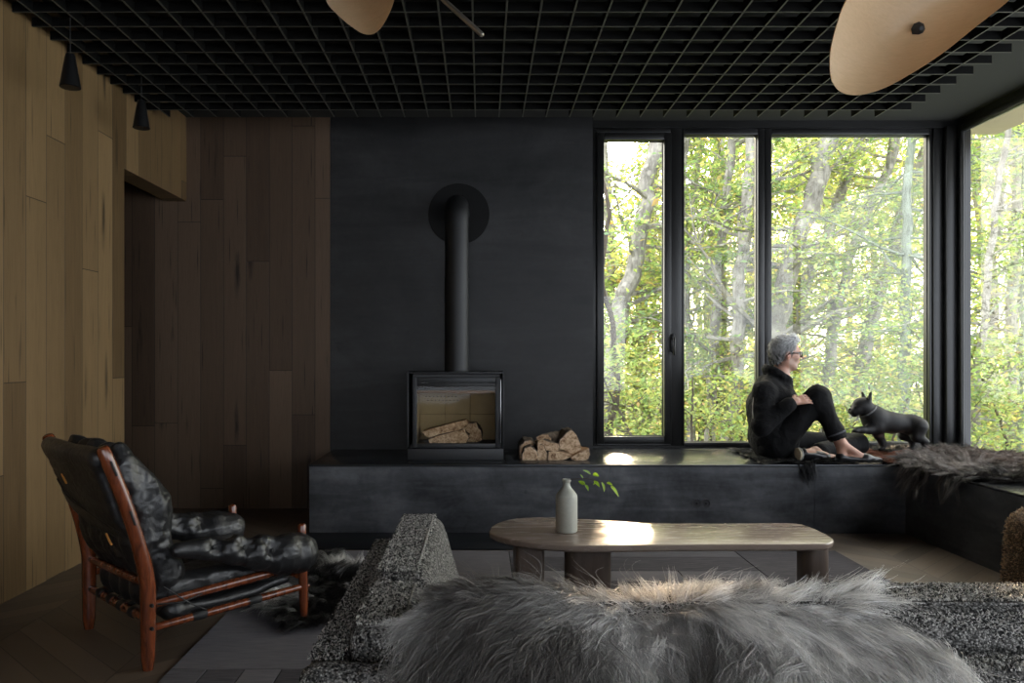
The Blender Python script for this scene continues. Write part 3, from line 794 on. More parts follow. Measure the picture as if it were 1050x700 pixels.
for (x0, x1, y0, y1) in [(-1.145, -.62, 2.82, 4.54), (-.62, .16, 3.4, 4.54), (-.62, -.2, 2.82, 3.4), (-.2, .16, 2.82, 3.4), (1.49, 2.09, 3.6, 4.54), (1.49, 2.09, 2.4, 3.6)]:
    patch(x0, x1, y0, y1)
for y0, y1, cuts in [(4.39, 4.54, [.16, 1.49]), (4.11, 4.39, [.16, .62, 1.49]), (3.92, 4.11, [.16, 1.05, 1.49]), (3.68, 3.92, [.16, .88, .93, 1.49]), (3.4, 3.68, [.16, .7, 1.49]), (2.4, 3.4, [.16, .5, .9, 1.2, 1.49])]:
    for a, b in zip(cuts, cuts[1:]): patch(a, b, y0, y1)
for i in range(12): patch(-1.145 + i * .137, -1.145 + (i + 1) * .137 , 1.2, 2.82)
for i in range(10): patch(.5 + i * .159, .5 + (i + 1) * .159, 1.2, 2.4)
patch(-1.145, 2.09, .36, 1.2)
V = np.vstack(m.v); C = np.tile(np.array(cc)[:, None], (1, 4)); C[:, 3] = 1
ro = mk('patches', V, m.f, rm, rug_e, False, col=C)

# ================================================================ coffee table
M_tab = NT('smoked_oak'); p_ = M_tab.pos()
g_ = M_tab.noise(M_tab.vmul(p_, (.25, 2.2, 1)), 16, 6, .65, .5)
M_tab = M_tab.done(M_tab.bsdf(M_tab.mix(g_, (.19, .145, .118), (.34, .27, .225)), M_tab.fr(g_, .3, .7, .22, .30), 0, M_tab.bump(g_, .05, .002), .55))
M_tableg = NT('smoked_oak_legs'); p_ = M_tableg.pos()
g_ = M_tableg.noise(M_tableg.vmul(p_, (2, 2, .25)), 16, 6, .65, .5)
M_tableg = M_tableg.done(M_tableg.bsdf(M_tableg.mix(g_, (.06, .043, .034), (.15, .11, .088)), .45, 0, None, .4))
TZ = .31
def G(px, py): # point of the picture on the table top plane
    d = F * (CAMZ - TZ) / (py - VY); return ((px - VX) * d / F, d)
outl = [G(*q) for q in [(501.5, 544), (505, 538.5), (518, 533), (540, 530.2), (572, 530), (610, 532.2), (650, 535), (700, 536), (760, 536), (812, 536), (828, 539), (842, 544.5), (852, 550), (855, 553), (851, 556.2), (840, 557.3), (790, 557.6), (700, 558), (640, 558.8), (600, 559), (562, 557.5), (534, 554.5), (514, 550.3), (504, 547)]]
pts = np.array(outl + [outl[0]]); 
def closed_smooth(p, n):
    p = np.array(p, float); N = len(p); out = []
    for x in np.linspace(0, N, n, endpoint=False):
        i = int(x); f = x - i; a, b, c, d = p[(i - 1) % N], p[i % N], p[(i + 1) % N], p[(i + 2) % N]
        out.append(.5 * ((2 * b) + (-a + c) * f + (2 * a - 5 * b + 4 * c - d) * f * f + (-a + 3 * b - 3 * c + d) * f ** 3))
    return np.array(out)
tab = empty('coffee_table', (.85, 3.72, 0))
tag(tab, 'low smoked-oak coffee table with a rounded wide end and slab legs', 'coffee table')
ol = closed_smooth(outl, 110)[::-1]
cen_ = ol.mean(0)
def offs(p, d):
    t = np.roll(p, -1, 0) - np.roll(p, 1, 0); t /= np.linalg.norm(t, axis=1)[:, None] + 1e-9
    return p - np.stack([t[:, 1], -t[:, 0]], 1) * d
rings = [(.030, TZ - .036), (.012, TZ - .034), (.003, TZ - .026), (0, TZ - .015), (.001, TZ - .006), (.005, TZ - .0015), (.010, TZ)]
V = np.vstack([np.column_stack([offs(ol, d), np.full(len(ol), z)]) for d, z in rings]); n_ = len(ol); f_ = []
sg = np.sign(np.cross(ol[1] - ol[0], cen_ - ol[0]))
for i in range(len(rings) - 1):
    for j in range(n_): f_.append((i * n_ + j, i * n_ + (j + 1) % n_, (i + 1) * n_ + (j + 1) % n_, (i + 1) * n_ + j))
f_.append(tuple(range(n_))[::-1]); f_.append(tuple((len(rings) - 1) * n_ + j for j in range(n_)))
tt = mk('table_top', V, f_, M_tab, tab, True, angle=math.radians(30))
bmx = bmesh.new(); bmx.from_mesh(tt.data); bmesh.ops.recalc_face_normals(bmx, faces=bmx.faces[:]); bmx.to_mesh(tt.data); bmx.free(); tt.data.set_sharp_from_angle(angle=math.radians(30))
def slab_leg(x0, x1, y0, y1, r):
    pl = []
    for cx, cy_, a0 in ((x1 - r, y1 - r, 0), (x0 + r, y1 - r, 90), (x0 + r, y0 + r, 180), (x1 - r, y0 + r, 270)):
        for k in range(7): a = math.radians(a0 + k * 15); pl.append((cx + r * math.cos(a), cy_ + r * math.sin(a)))
    MB().prism(pl, .0115, TZ - .035, .004, 2).build('leg', M_tableg, tab)
slab_leg(.158, .295, 3.60, 3.86, .02); slab_leg(.40, .625, 3.66, 3.78, .055); slab_leg(1.51, 1.635, 3.58, 3.72, .05)

# ================================================================ stoneware bottle and twig
vc = ((581 - VX) * 3.72 / F, 3.72)
pr_ = [(0, 0), (.047, 0), (.051, .003), (.0525, .012), (.0525, .168), (.050, .178), (.040, .192), (.026, .208), (.0185, .220), (.0165, .230), (.0165, .238), (.0205, .243), (.0215, .249), (.0195, .254), (.014, .2545), (.012, .25), (.012, .18)]
nb = NT('stoneware'); pb = nb.pos(); zz = nb.sep(pb)[2]
cb = nb.mix(nb.noise(pb, 60, 4), (.36, .36, .31), (.47, .47, .41))
vs = MB().lathe(pr_, (vc[0], vc[1], TZ + .001), 48).build('stoneware_bottle', nb.done(nb.bsdf(cb, .38, 0, nb.bump(nb.noise(pb, 45, 3), .12, .002), .5)))
tag(vs, 'pale grey-green stoneware bottle standing on the coffee table', 'bottle')
D0 = 3.72
br = empty('leafy_twig', (vc[0], vc[1], TZ + .24)); tag(br, 'thin twig with green leaves arching out of the stoneware bottle', 'twig')
def Q(px, py, d=0.0): return P(px, py, D0 + d)
stem = smooth_path([Q(581.2, 501), Q(581.8, 492.5), Q(590, 491, -.03), Q(601, 490.5, -.06), Q(612, 493, -.08), Q(621, 494.5, -.08), Q(629, 500, -.07)], 24)
tw = MB().tube(stem, list(np.linspace(.0022, .0008, 24)), 6).tube([Q(601, 490.5, -.06), Q(604, 487.5, -.07), Q(608, 485, -.1)], .0008, 5).tube([Q(596, 490.6, -.05), Q(597, 494, -.03), Q(600, 497, 0)], .0008, 5).tube([Q(608, 492, -.07), Q(611, 495, -.08)], .0007, 5)
tw.build('stem', simple('twig_bark', (.06, .04, .025), .7), br)
nl = NT('fresh_leaf'); 
la = nl.bsdf((.17, .32, .05), .35, 0, None, .5); lt = nl.n('ShaderNodeBsdfTranslucent'); lt.inputs[0].default_value = (.42, .70, .05, 1)
lm = nl.n('ShaderNodeMixShader'); lm.inputs[0].default_value = .55; nl.t.links.new(la, lm.inputs[1]); nl.t.links.new(lt.outputs[0], lm.inputs[2]); M_leafn = nl.done(lm.outputs[0])
def real_leaf(a, b, wid, up):
    """toothed leaf blade from a to b"""
    a, b = np.array(a), np.array(b); ax = b - a; L = np.linalg.norm(ax); ax /= L
    up = np.array(up, float); up -= ax * (up @ ax); up /= np.linalg.norm(up); s = np.cross(ax, up)
    V = []; f = []; N = 12
    for i in range(N + 1):
        t = i / N; w = wid * math.sin(math.pi * t ** .72) ** .8 * (1 + .10 * (i % 2)) if 0 < i < N else .0003
        c = a + ax * L * t + up * (-.18 * L * (t - .4) ** 2)
        V += [c - s * w + up * w * .35, c - s * w * .5 + up * w * .12, c, c + s * w * .5 + up * w * .12, c + s * w + up * w * .35]
    for i in range(N):
        for j in range(4): k = i * 5 + j; f.append((k, k + 1, k + 6, k + 5))
    mk('leaf', V, f, M_leafn, br, True)
for (p0, p1, w, u, d0_, d1_) in [((606, 486), (598, 481.5), .008, (.2, -.6, .7), -.08, -.1), ((608, 485.5), (614, 488), .009, (-.2, -.8, .5), -.1, -.12), ((600, 496.5), (593, 493), .009, (0, -.9, .4), 0, .02), ((600, 496.5), (603.5, 503), .009, (.5, -.7, .4), 0, -.02),
        ((609, 492.5), (615, 499), .009, (.4, -.8, .3), -.07, -.09), ((617, 494), (620, 504), .010, (.7, -.7, .2), -.08, -.1), ((622, 494.6), (628, 497), .007, (0, -.8, .7), -.08, -.1), ((626, 497.5), (635, 509), .010, (.6, -.7, .4), -.07, -.08), ((612, 493), (608, 497), .004, (.4, -.8, .3), -.08, -.07), ((598, 490), (595, 486), .003, (.4, -.8, .3), -.06, -.07)]:
    real_leaf(Q(*p0, d0_), Q(*p1, d1_), w, u)

# ================================================================ firewood
n = NT('cut_wood'); pw = n.obj(); gw = n.noise(n.vmul(pw, (7, .6, 7)), 9, 5, .7, .4)
M_cut = n.done(n.bsdf(n.mix(gw, (.16, .08, .04), (.72, .50, .31)), .8, 0, n.bump(gw, .4, .004), .2))
n = NT('end_grain'); pw = n.pos(); rg = n.noise(n.vmul(pw, (1, .2, 1)), 38, 5, .7, .8); fnz = n.noise(pw, 260, 2)
M_end = n.done(n.bsdf(n.ramp(n.math('ADD', n.math('MULTIPLY', rg, .75), n.math('MULTIPLY', fnz, .25)), [(.36, (.12, .065, .035)), (.46, (.45, .29, .17)), (.62, (.80, .62, .43))]), .85, 0, n.bump(rg, .6, .006), .2))
M_lbark = bark_mat('firewood_bark', (.035, .026, .02), (.21, .16, .12), 3)
def log(name, label, px_poly, d0, length, bark_edges, tilt=0.0, yaw=0.0, mats=None, group=None, birch=False):
    """split log: cross-section drawn at its near end, run back along its length"""
    poly = [P(x, y, d0) for x, y in px_poly]; R = np.random.default_rng(int(abs(poly[0][0]) * 1e4) % 9999)
    c = sum(poly) / len(poly); NS = 9; N = len(poly); dense = []; eb = []
    for i in range(N):
        for s in range(3): dense.append(poly[i] + (poly[(i + 1) % N] - poly[i]) * s / 3); eb.append(i in bark_edges)
    M = len(dense); V = []
    for k in range(NS):
        t = k / (NS - 1)
        for i, p in enumerate(dense):
            q = c + (p - c) * (1 + R.normal(0, .03) + .05 * math.sin(3 * t + i))
            q = q + np.array([math.sin(yaw) * t * length, math.cos(yaw) * t * length, tilt * t])
            V.append(q + R.normal(0, .0018, 3))
    e = empty(name, tuple(float(x) for x in c - [0, 0, .03])); tag(e, label, 'log', group)
    fw, fb_ = [], []
    for k in range(NS - 1):
        for i in range(M):
            q = (k * M + i, k * M + (i + 1) % M, (k + 1) * M + (i + 1) % M, (k + 1) * M + i)
            (fb_ if eb[i] else fw).append(q)
    V = np.array(V); area = sum(poly[i][0] * poly[(i + 1) % N][2] - poly[(i + 1) % N][0] * poly[i][2] for i in range(N))
    caps = [tuple(range(M)), tuple((NS - 1) * M + i for i in range(M))[::-1]]
    def put(nm, fs, mt, push=0):
        if not fs: return
        mk(nm, V, fs, mt, e, True, angle=math.radians(28))
    put('split_face', fw, M_cut); put('end_grain', caps[:1], M_end); put('end_grain', caps[1:], M_end)
    if fb_:
        # bark: a rough layer outside the wood, its thickness showing at the ends
        ctr = V.reshape(NS, M, 3).mean(1)[:, None]; W = V.reshape(NS, M, 3); rad = W - ctr; rl = np.linalg.norm(rad, axis=2)[..., None] + 1e-6
        O = (W + rad / rl * (.0045 + .002 * R.random((NS, M, 1)))).reshape(-1, 3); nV = len(V)
        fo = [tuple(i + nV for i in q) for q in fb_]
        for i in range(M):
            if eb[i]:
                j = (i + 1) % M; fo.append((i, j, j + nV, i + nV)); k = (NS - 1) * M; fo.append((k + j, k + i, k + i + nV, k + j + nV))
        mk('bark', np.vstack([V, O]), fo, M_lbark, e, True, angle=math.radians(28))
    return e
FW = 'firewood logs stacked beside the stove'
log('firewood_log', 'half-round birch log with a pale cut end at lower left of the woodpile', [(537, 473.5), (536, 466), (538, 460), (544, 457.5), (549.5, 461), (551, 467), (550.5, 473.5)], 5.24, .30, {0, 1, 2, 3, 4}, group=None)
log('firewood_log', 'upright wedge log, second from left along the bottom of the woodpile', [(552, 473.5), (551.5, 457), (554, 455.5), (558, 458), (561.5, 466), (561, 473.5)], 5.25, .30, {2, 3})
log('firewood_log', 'long low split log lying crosswise in the bottom middle of the woodpile', [(563, 472.5), (563, 463), (566, 462), (576, 463.5), (583, 465), (585, 468.5), (580, 471.5)], 5.24, .22, {0, 5}, yaw=.5)
log('firewood_log', 'half-round log with a tan cut face at lower right of the woodpile', [(585.5, 468.5), (604, 459.5), (605, 464), (603, 470), (598, 473.4), (591, 473), (587, 471)], 5.23, .27, {1, 2, 3, 4, 5}, yaw=-.2)
log('firewood_log', 'large tan wedge log on top right of the woodpile', [(574, 460.5), (575, 451), (581, 443.5), (587, 441), (591, 446), (595, 456), (596.5, 462), (588, 464.5)], 5.27, .26, {0, 1, 2})
log('firewood_log', 'split log lying on top centre of the woodpile', [(560, 461.5), (551, 457), (551, 452.5), (557, 451), (566, 453.5), (573, 455.5), (574, 460.5), (570, 463)], 5.27, .24, {3, 4}, yaw=.3)
log('firewood_log', 'dark bark-covered round log topmost on the woodpile', [(551, 451.5), (551, 448), (556, 445.5), (562, 445.5), (565, 449), (564, 453.8), (557, 451.5)], 5.33, .24, {0, 1, 2, 3, 4, 5, 6}, yaw=.5)
log('firewood_log', 'dark log half hidden at the left back of the woodpile', [(533, 473), (533.5, 458), (538, 452.5), (546, 452), (549, 457), (543, 457), (537, 460), (535.5, 467)], 5.33, .24, {0, 1, 2, 3, 4, 5, 6, 7})
# logs inside the stove
log('stove_log', 'pale split log lying slantwise behind the stove glass', [(436, 446), (435, 442), (440, 440), (478, 430.5), (481, 434), (470, 441), (441, 448)], 5.36, .11, {0, 5})
log('stove_log', 'lower split log under the slanted one inside the stove', [(442, 455), (440, 450), (446, 447.5), (476, 441), (480, 446), (477, 454.5)], 5.34, .13, {3, 4})
log('stove_log', 'round charred log standing in shadow at the right inside the stove', [(468, 455), (470, 444), (478, 436), (488, 434), (493, 441), (493, 450), (488, 456)], 5.42, .12, {0, 1, 2, 3, 4, 5, 6})
# ================================================================ sofa
M_bou = boucle_mat('grey_boucle', (.009, .009, .009), (.50, .48, .45))
M_bou_b = boucle_mat('brown_boucle', (.03, .02, .013), (.34, .22, .13), .8)
M_pipe_ = simple('sofa_piping', (.30, .29, .27), .9, nscale=200, namt=.4)
sofa = empty('boucle_sofa', (.9, 1.9, 0))
tag(sofa, 'grey speckled boucle sofa with loose back and arm cushions facing the windows', 'sofa')
def noisy(amp, sc, sd):
    def f(v): return v + np.stack([vnoise(v, sc, sd + i) for i in range(3)], 1) * amp
    return f
def soft(name, lo, hi, rad, mat, parent, puff=.02, h=.012, amp=.004, rot=None, shear=None, k=.02, seed=1):
    lo = np.array(lo, float); hi = np.array(hi, float); c = (lo + hi) / 2; hf = (hi - lo) / 2
    s = SDF(lo - .05, hi + .05, h); s.rbox(c, hf, rad)
    ax = int(np.argmin(hf))
    def w(X, Y, Z):
        q = [(X - c[0]) / hf[0], (Y - c[1]) / hf[1], (Z - c[2]) / hf[2]]; o = 1.0
        for i in range(3):
            if i != ax: o = o * np.clip(1 - q[i] ** 2, 0, 1)
        return -puff * o * (np.abs(q[ax]) > .3)
    s.warp(w)
    def post(v):
        v = v + np.stack([vnoise(v, 9, seed + i) for i in range(3)], 1) * amp + np.stack([vnoise(v, 45, seed + 5 + i) for i in range(3)], 1) * .0012
        return shear(v) if shear else v
    return s.build(name, mat, parent, 1, post=post)
soft('back_frame', (-.325, 1.33, .10), (2.25, 1.408, .61), .03, M_bou, sofa, 0, .014)
def arm_sh(v): return v
soft('arm_frame', (-.325, 1.41, .10), (-.247, 2.33, .605), .03, M_bou, sofa, 0, .013, seed=3)
soft('arm_frame', (2.17, 1.41, .10), (2.25, 2.33, .605), .03, M_bou, sofa, 0, .016, seed=4)
soft('seat_cushion', (-.24, 1.415, .16), (1.0, 2.36, .40), .05, M_bou, sofa, 0, .018)
soft('seat_cushion', (1.01, 1.415, .16), (2.16, 2.36, .40), .05, M_bou, sofa, 0, .018)
soft('back_cushion', (-.03, 1.45, .395), (1.14, 1.61, .685), .055, M_bou, sofa, .012, .011, seed=7)
soft('back_cushion', (1.15, 1.45, .395), (2.10, 1.61, .685), .055, M_bou, sofa, .012, .011, seed=9)
# the arm cushions are wedges: narrow along the top, wide on the seat
def wedge(name, y0, y1, zt, seed):
    s = SDF((-.34, y0 - .05, .35), (.06, y1 + .05, zt + .06), .008)
    s.rbox((-.165, (y0 + y1) / 2, (.395 + zt) / 2), (.075, (y1 - y0) / 2, (zt - .395) / 2), .032)
    def post(v):
        t = np.clip((zt - v[:, 2]) / (zt - .395), 0, 1); r = (v[:, 0] + .24) / .15
        v[:, 0] = -.252 + .02 * t * 0 + r * (.128 + .085 * t) + .0
        return v + np.stack([vnoise(v, 10, seed + i) for i in range(3)], 1) * .004 + np.stack([vnoise(v, 60, seed + 5 + i) for i in range(3)], 1) * .0013
    o = s.build(name, M_bou, sofa, 1, post=post)
    # piping along the top inner edge and down the near corner
    xs = -.148; pl = [(xs, y1 - .03, zt + .002), (xs, (y0 + y1) / 2, zt + .003), (xs, y0 + .03, zt + .002)]
    pl = smooth_path(pl, 14)
    MB().tube(pl, .0035, 8).build('piping', M_pipe_, o)
    pl2 = smooth_path([(-.236, y1 - .03, zt - .004), (-.238, (y0 + y1) / 2, zt - .003), (-.236, y0 + .03, zt - .004)], 10)
    MB().tube(pl2, .003, 8).build('piping', M_pipe_, o)
    return o
wedge('arm_cushion', 1.74, 2.38, .668, 21)
wedge('arm_cushion', 1.44, 1.73, .652, 31)
MB().tube(smooth_path([(-.02, 1.478, .682), (.5, 1.474, .686), (1.12, 1.478, .682)], 20), .0035, 8).build('piping', M_bou, sofa)
MB().tube(smooth_path([(1.16, 1.478, .682), (1.6, 1.474, .686), (2.09, 1.478, .682)], 20), .0035, 8).build('piping', M_bou, sofa)
for x, y in ((-.27, 1.37), (2.2, 1.37), (-.27, 2.27), (2.2, 2.27)):
    MB().lathe([(.02, .0112), (.025, .101)], (x, y, 0), 16).build('leg', M_blk, sofa)

def loops(name, parent, boxes, n, mat_cols, seed, size=.006):
    """short curly nap of the boucle, standing off the cloth"""
    R = np.random.default_rng(seed); t = np.linspace(0, 1, 5); out = []
    areas = [b[3] for b in boxes]; P0, N0 = [], []
    for (o, u, v, w) in boxes:
        k = int(n * w / sum(areas)); a = R.random((k, 1)); b = R.random((k, 1)); o, u, v = map(np.array, (o, u, v))
        p = o + u * a + v * b; nn = np.cross(u, v); nn = nn / np.linalg.norm(nn); P0.append(p); N0.append(np.tile(nn, (k, 1)))
    p = np.vstack(P0); nn = np.vstack(N0); N = len(p)
    d = R.normal(0, 1, (N, 3)); d -= nn * (d * nn).sum(1)[:, None]; d /= np.linalg.norm(d, axis=1)[:, None]
    s = size * R.uniform(.5, 1.4, N)[:, None, None]
    ang = t * math.pi
    pos = p[:, None] + d[:, None] * s * (1 - np.cos(ang))[None, :, None] * .5 + nn[:, None] * s * np.sin(ang)[None, :, None] * .8 - nn[:, None] * .001
    tg = np.gradient(pos, axis=1); wd = np.cross(tg, nn[:, None] + d[:, None] * .3 + R.normal(0, .4, (N, 1, 3))); wd /= np.linalg.norm(wd, axis=2)[..., None] + 1e-9
    V = np.stack([pos - wd * .0009, pos + wd * .0009], 2).reshape(-1, 3)
    b = (np.arange(N) * 10)[:, None] + (np.arange(4) * 2)[None]; Qf = np.stack([b, b + 1, b + 3, b + 2], -1).reshape(-1, 4)
    C = np.where(R.random(N)[:, None] < .55, np.array(mat_cols[0]), np.array(mat_cols[1])) * R.uniform(.7, 1.2, (N, 1))
    C = np.repeat(np.concatenate([C, np.ones((N, 1))], 1), 10, 0)
    return mk(name, V, Qf, M_fur, parent, True, col=C)
M_fur = fur_mat('wool')
GR = ((.62, .60, .56), (.04, .04, .04))
loops('nap', sofa, [((-.318, 1.40, .607), (.064, 0, 0), (0, .92, 0), .07), ((-.24, 1.75, .67), (.10, 0, 0), (0, .62, 0), .08), ((-.145, 1.75, .66), (.03, 0, -.1), (0, .62, 0), .08), ((-.24, 1.45, .654), (.10, 0, 0), (0, .27, 0), .04),
                    ((.65, 1.452, .60), (.9, 0, 0), (0, 0, .075), .09), ((.65, 1.48, .689), (.9, 0, 0), (0, .11, 0), .11), ((.6, 1.34, .612), (.9, 0, 0), (0, .06, 0), .06)], 60000, GR, 11, size=.0048)

# ================================================================ brown boucle armchair at the right edge
ch = empty('barrel_armchair', (2.45, 2.95, 0)); tag(ch, 'brown boucle armchair just showing at the right edge behind the sofa', 'armchair')
s = SDF((1.95, 2.5, .02), (2.95, 3.5, .60), .014)
for a in np.linspace(math.radians(75), math.radians(285), 17):
    c_ = (2.42 + .29 * math.cos(a), 2.98 + .29 * math.sin(a)); s.cap((c_[0], c_[1], .12), (c_[0], c_[1], .44), .095, .082, .03)
s.build('backrest', M_bou_b, ch, 2, post=lambda v: v + np.stack([vnoise(v, 8, 3 + i) for i in range(3)], 1) * .006)
s = SDF((2.05, 2.5, .06), (2.95, 3.5, .40), .016); s.rbox((2.50, 2.98, .22), (.24, .24, .13), .07); s.build('seat', M_bou_b, ch, 1)
MB().lathe([(.25, .001), (.26, .03), (.26, .07)], (2.45, 2.98, 0), 32).build('plinth', M_blk, ch)
def nap_surf(pts, nrm, n, cols, seed, parent, name='nap', size=.008):
    R = np.random.default_rng(seed); i = R.integers(0, len(pts), n); p = pts[i] + R.normal(0, .003, (n, 3)); nn = nrm[i]
    t = np.linspace(0, 1, 5); d = R.normal(0, 1, (n, 3)); d -= nn * (d * nn).sum(1)[:, None]; d /= np.linalg.norm(d, axis=1)[:, None]
    s = size * R.uniform(.5, 1.4, n)[:, None, None]; ang = t * math.pi
    pos = p[:, None] + d[:, None] * s * (1 - np.cos(ang))[None, :, None] * .5 + nn[:, None] * s * np.sin(ang)[None, :, None]
    tg = np.gradient(pos, axis=1); wd = np.cross(tg, nn[:, None] + R.normal(0, .4, (n, 1, 3))); wd /= np.linalg.norm(wd, axis=2)[..., None] + 1e-9
    V = np.stack([pos - wd * .0013, pos + wd * .0013], 2).reshape(-1, 3)
    b = (np.arange(n) * 10)[:, None] + (np.arange(4) * 2)[None]; Qf = np.stack([b, b + 1, b + 3, b + 2], -1).reshape(-1, 4)
    C = np.where(R.random(n)[:, None] < .5, np.array(cols[0]), np.array(cols[1])) * R.uniform(.7, 1.2, (n, 1)); C = np.repeat(np.concatenate([C, np.ones((n, 1))], 1), 10, 0)
    return mk(name, V, Qf, M_fur, parent, True, col=C)

bo_ = [c_ for c_ in ch.children if c_.name.startswith('backrest')][0]; mw = world_m(bo_)
co_ = np.empty(len(bo_.data.vertices) * 3, np.float32); bo_.data.vertices.foreach_get('co', co_); co_ = co_.reshape(-1, 3) + np.array(mw.translation)
no_ = np.array([v_.normal[:] for v_ in bo_.data.vertices])
nap_surf(co_, no_, 16000, ((.42, .27, .16), (.08, .05, .03)), 12, ch, size=.007)
ch.location.x += .065
# ================================================================ sheepskins
def interp_path(pts, t):
    pts = np.array(pts, float); L = np.concatenate([[0], np.cumsum(np.linalg.norm(np.diff(pts, axis=0), axis=1))]); L /= L[-1]
    return np.stack([np.interp(t, L, pts[:, i]) for i in range(pts.shape[1])], -1)
# 1: long grey hide over the sofa back
prof = [(1.66, .55), (1.63, .63), (1.57, .680), (1.49, .690), (1.42, .664), (1.34, .636), (1.285, .612), (1.255, .54), (1.24, .42)]
def hide1(u, v):
    q = interp_path(prof, v); q2 = interp_path(prof, np.clip(v + .02, 0, 1)); q1 = interp_path(prof, np.clip(v - .02, 0, 1))
    edge = .05 * np.sin(v * 9 + 1) + .03 * np.sin(v * 23)
    x0 = -.055 + edge * .4 - .085 * np.clip((v - .35) / .25, 0, 1); x1 = .72 + .10 * v + edge * .7
    x = x0 + (x1 - x0) * u
    p = np.stack([x, q[:, 0], q[:, 1] + .012 * np.sin(x * 17) + .010 * np.sin(x * 7 + 2)], -1)
    tv = np.stack([0 * u, q2[:, 0] - q1[:, 0], q2[:, 1] - q1[:, 1]], -1); nrm = np.cross(tv, np.array([1.0, 0, 0])); nrm *= np.sign(nrm[:, 2:3] + 1e-6)
    nrm = np.where(q[:, 0:1] < 1.27, np.array([[0, -1, .1]]), nrm)
    return p, nrm / np.linalg.norm(nrm, axis=1)[:, None]
def len1(p):
    return 1 - .38 * np.clip((p[:, 1] - 1.44) / .06, 0, 1)
def flow1(p):
    x, y, z = p.T; c = .33
    side = (x - c) * .75
    a = np.clip((1.5 - y) / .12, -1, 1)
    f = np.stack([side * .8 + .55 * vnoise(p, 5, 4) - .10, -.55 * a + .15 * vnoise(p, 4, 5), -.5 * np.abs(a) - .25 + .38 * (y > 1.42)], -1)
    return f / np.linalg.norm(f, axis=1)[:, None]
def col1(p, t, r, rc):
    n1 = fnoise(p, 3.2, 8); x = p[..., 0]; y = p[..., 1]
    lt = np.stack([.97 + 0 * x, .94 + 0 * x, .90 + 0 * x], -1); dk = np.array([.055, .046, .040]); mid = np.array([.70, .67, .63])
    dark = 1 / (1 + np.exp(-(n1 * 7.5 + (rc - .5) * 2.2 - .7)))
    dark = np.clip(dark + .9 * np.exp(-(((x - .51) / .05) ** 2 + ((y - 1.52) / .05) ** 2)) + .5 * np.exp(-(((x + .02) / .05) ** 2 + ((y - 1.50) / .06) ** 2)) + .55 * np.exp(-(((x - .36) / .10) ** 2 + ((y - 1.33) / .09) ** 2)), 0, 1)
    dark = np.clip(dark * (1 - .8 * np.exp(-(((x - .62) / .12) ** 2 + ((y - 1.42) / .16) ** 2))) * (1 - .7 * np.exp(-(((x - .32) / .14) ** 2 + ((y - 1.55) / .07) ** 2))), 0, 1)
    c = lt * (1 - dark[..., None]) + dk * dark[..., None]
    tip = np.clip(t * 1.1, 0, 1)[..., None]
    base = c * .55 + mid * .15
    c = base * (1 - tip) + (c * .92 + lt * .08) * tip
    return c * (.85 + .4 * r[..., None]) * (.50 + .75 * rc[..., None] ** .7)
sk = empty('grey_sheepskin', (.35, 1.45, .6)); tag(sk, 'long-haired pale grey sheepskin draped over the back of the sofa', 'sheepskin')
def hide_mesh(name, surf, mat, parent, nu=30, nv=24, push=0.0):
    u, v = np.meshgrid(np.linspace(0, 1, nu), np.linspace(0, 1, nv), indexing='ij'); p, nn = surf(u.ravel(), v.ravel()); p = p + nn * push
    i = (np.arange(nu - 1)[:, None] * nv + np.arange(nv - 1)[None]).ravel()
    return mk(name, p, np.stack([i, i + nv, i + nv + 1, i + 1], 1), mat, parent, True)
hide_mesh('hide', hide1, simple('grey_underwool', (.40, .38, .36), .95, nscale=30, namt=.4), sk)
fur('fleece', M_fur, sk, hide1, 2700, 32, .088, flow1, col1, spread=.012, seg=7, width=.00065, droop=.03, up=.32, curl=.016, tight=.62, seed=3, wild=.2, lenf=len1)
# a few long stray hairs
fur('stray_hairs', M_fur, sk, hide1, 350, 5, .10, flow1, col1, spread=.03, seg=8, width=.0005, droop=.03, up=.45, curl=.03, tight=.1, seed=5, wild=.35)

def flat_hide(cx, cy, rx, ry, z, zfn=None, rot=0.0, lobes=.12, seed=0):
    def f(u, v):
        a = u * 2 * math.pi; r = np.sqrt(v) * (1 + lobes * np.sin(a * 4 + seed) + lobes * .6 * np.sin(a * 7 + seed * 2))
        x = r * np.cos(a) * rx; y = r * np.sin(a) * ry
        X = cx + x * math.cos(rot) - y * math.sin(rot); Y = cy + x * math.sin(rot) + y * math.cos(rot)
        zz = z + .006 * np.sin(X * 31) * np.cos(Y * 27) + .012 * (1 - v)
        p = np.stack([X, Y, zz], -1); nrm = np.tile(np.array([[0, 0, 1.0]]), (len(X), 1))
        return (zfn(p, nrm) if zfn else (p, nrm))
    return f
def hide_disc(name, surf, mat, parent):
    nu, nv = 40, 8; u, v = np.meshgrid(np.arange(nu) / nu, np.linspace(0.0, 1, nv), indexing='ij'); p, nn = surf(u.ravel(), v.ravel())
    f = [];
    for i in range(nu):
        for j in range(nv - 1): a = i * nv + j; b = ((i + 1) % nu) * nv + j; f.append((a, a + 1, b + 1, b))
    return mk(name, p, f, mat, parent, True)
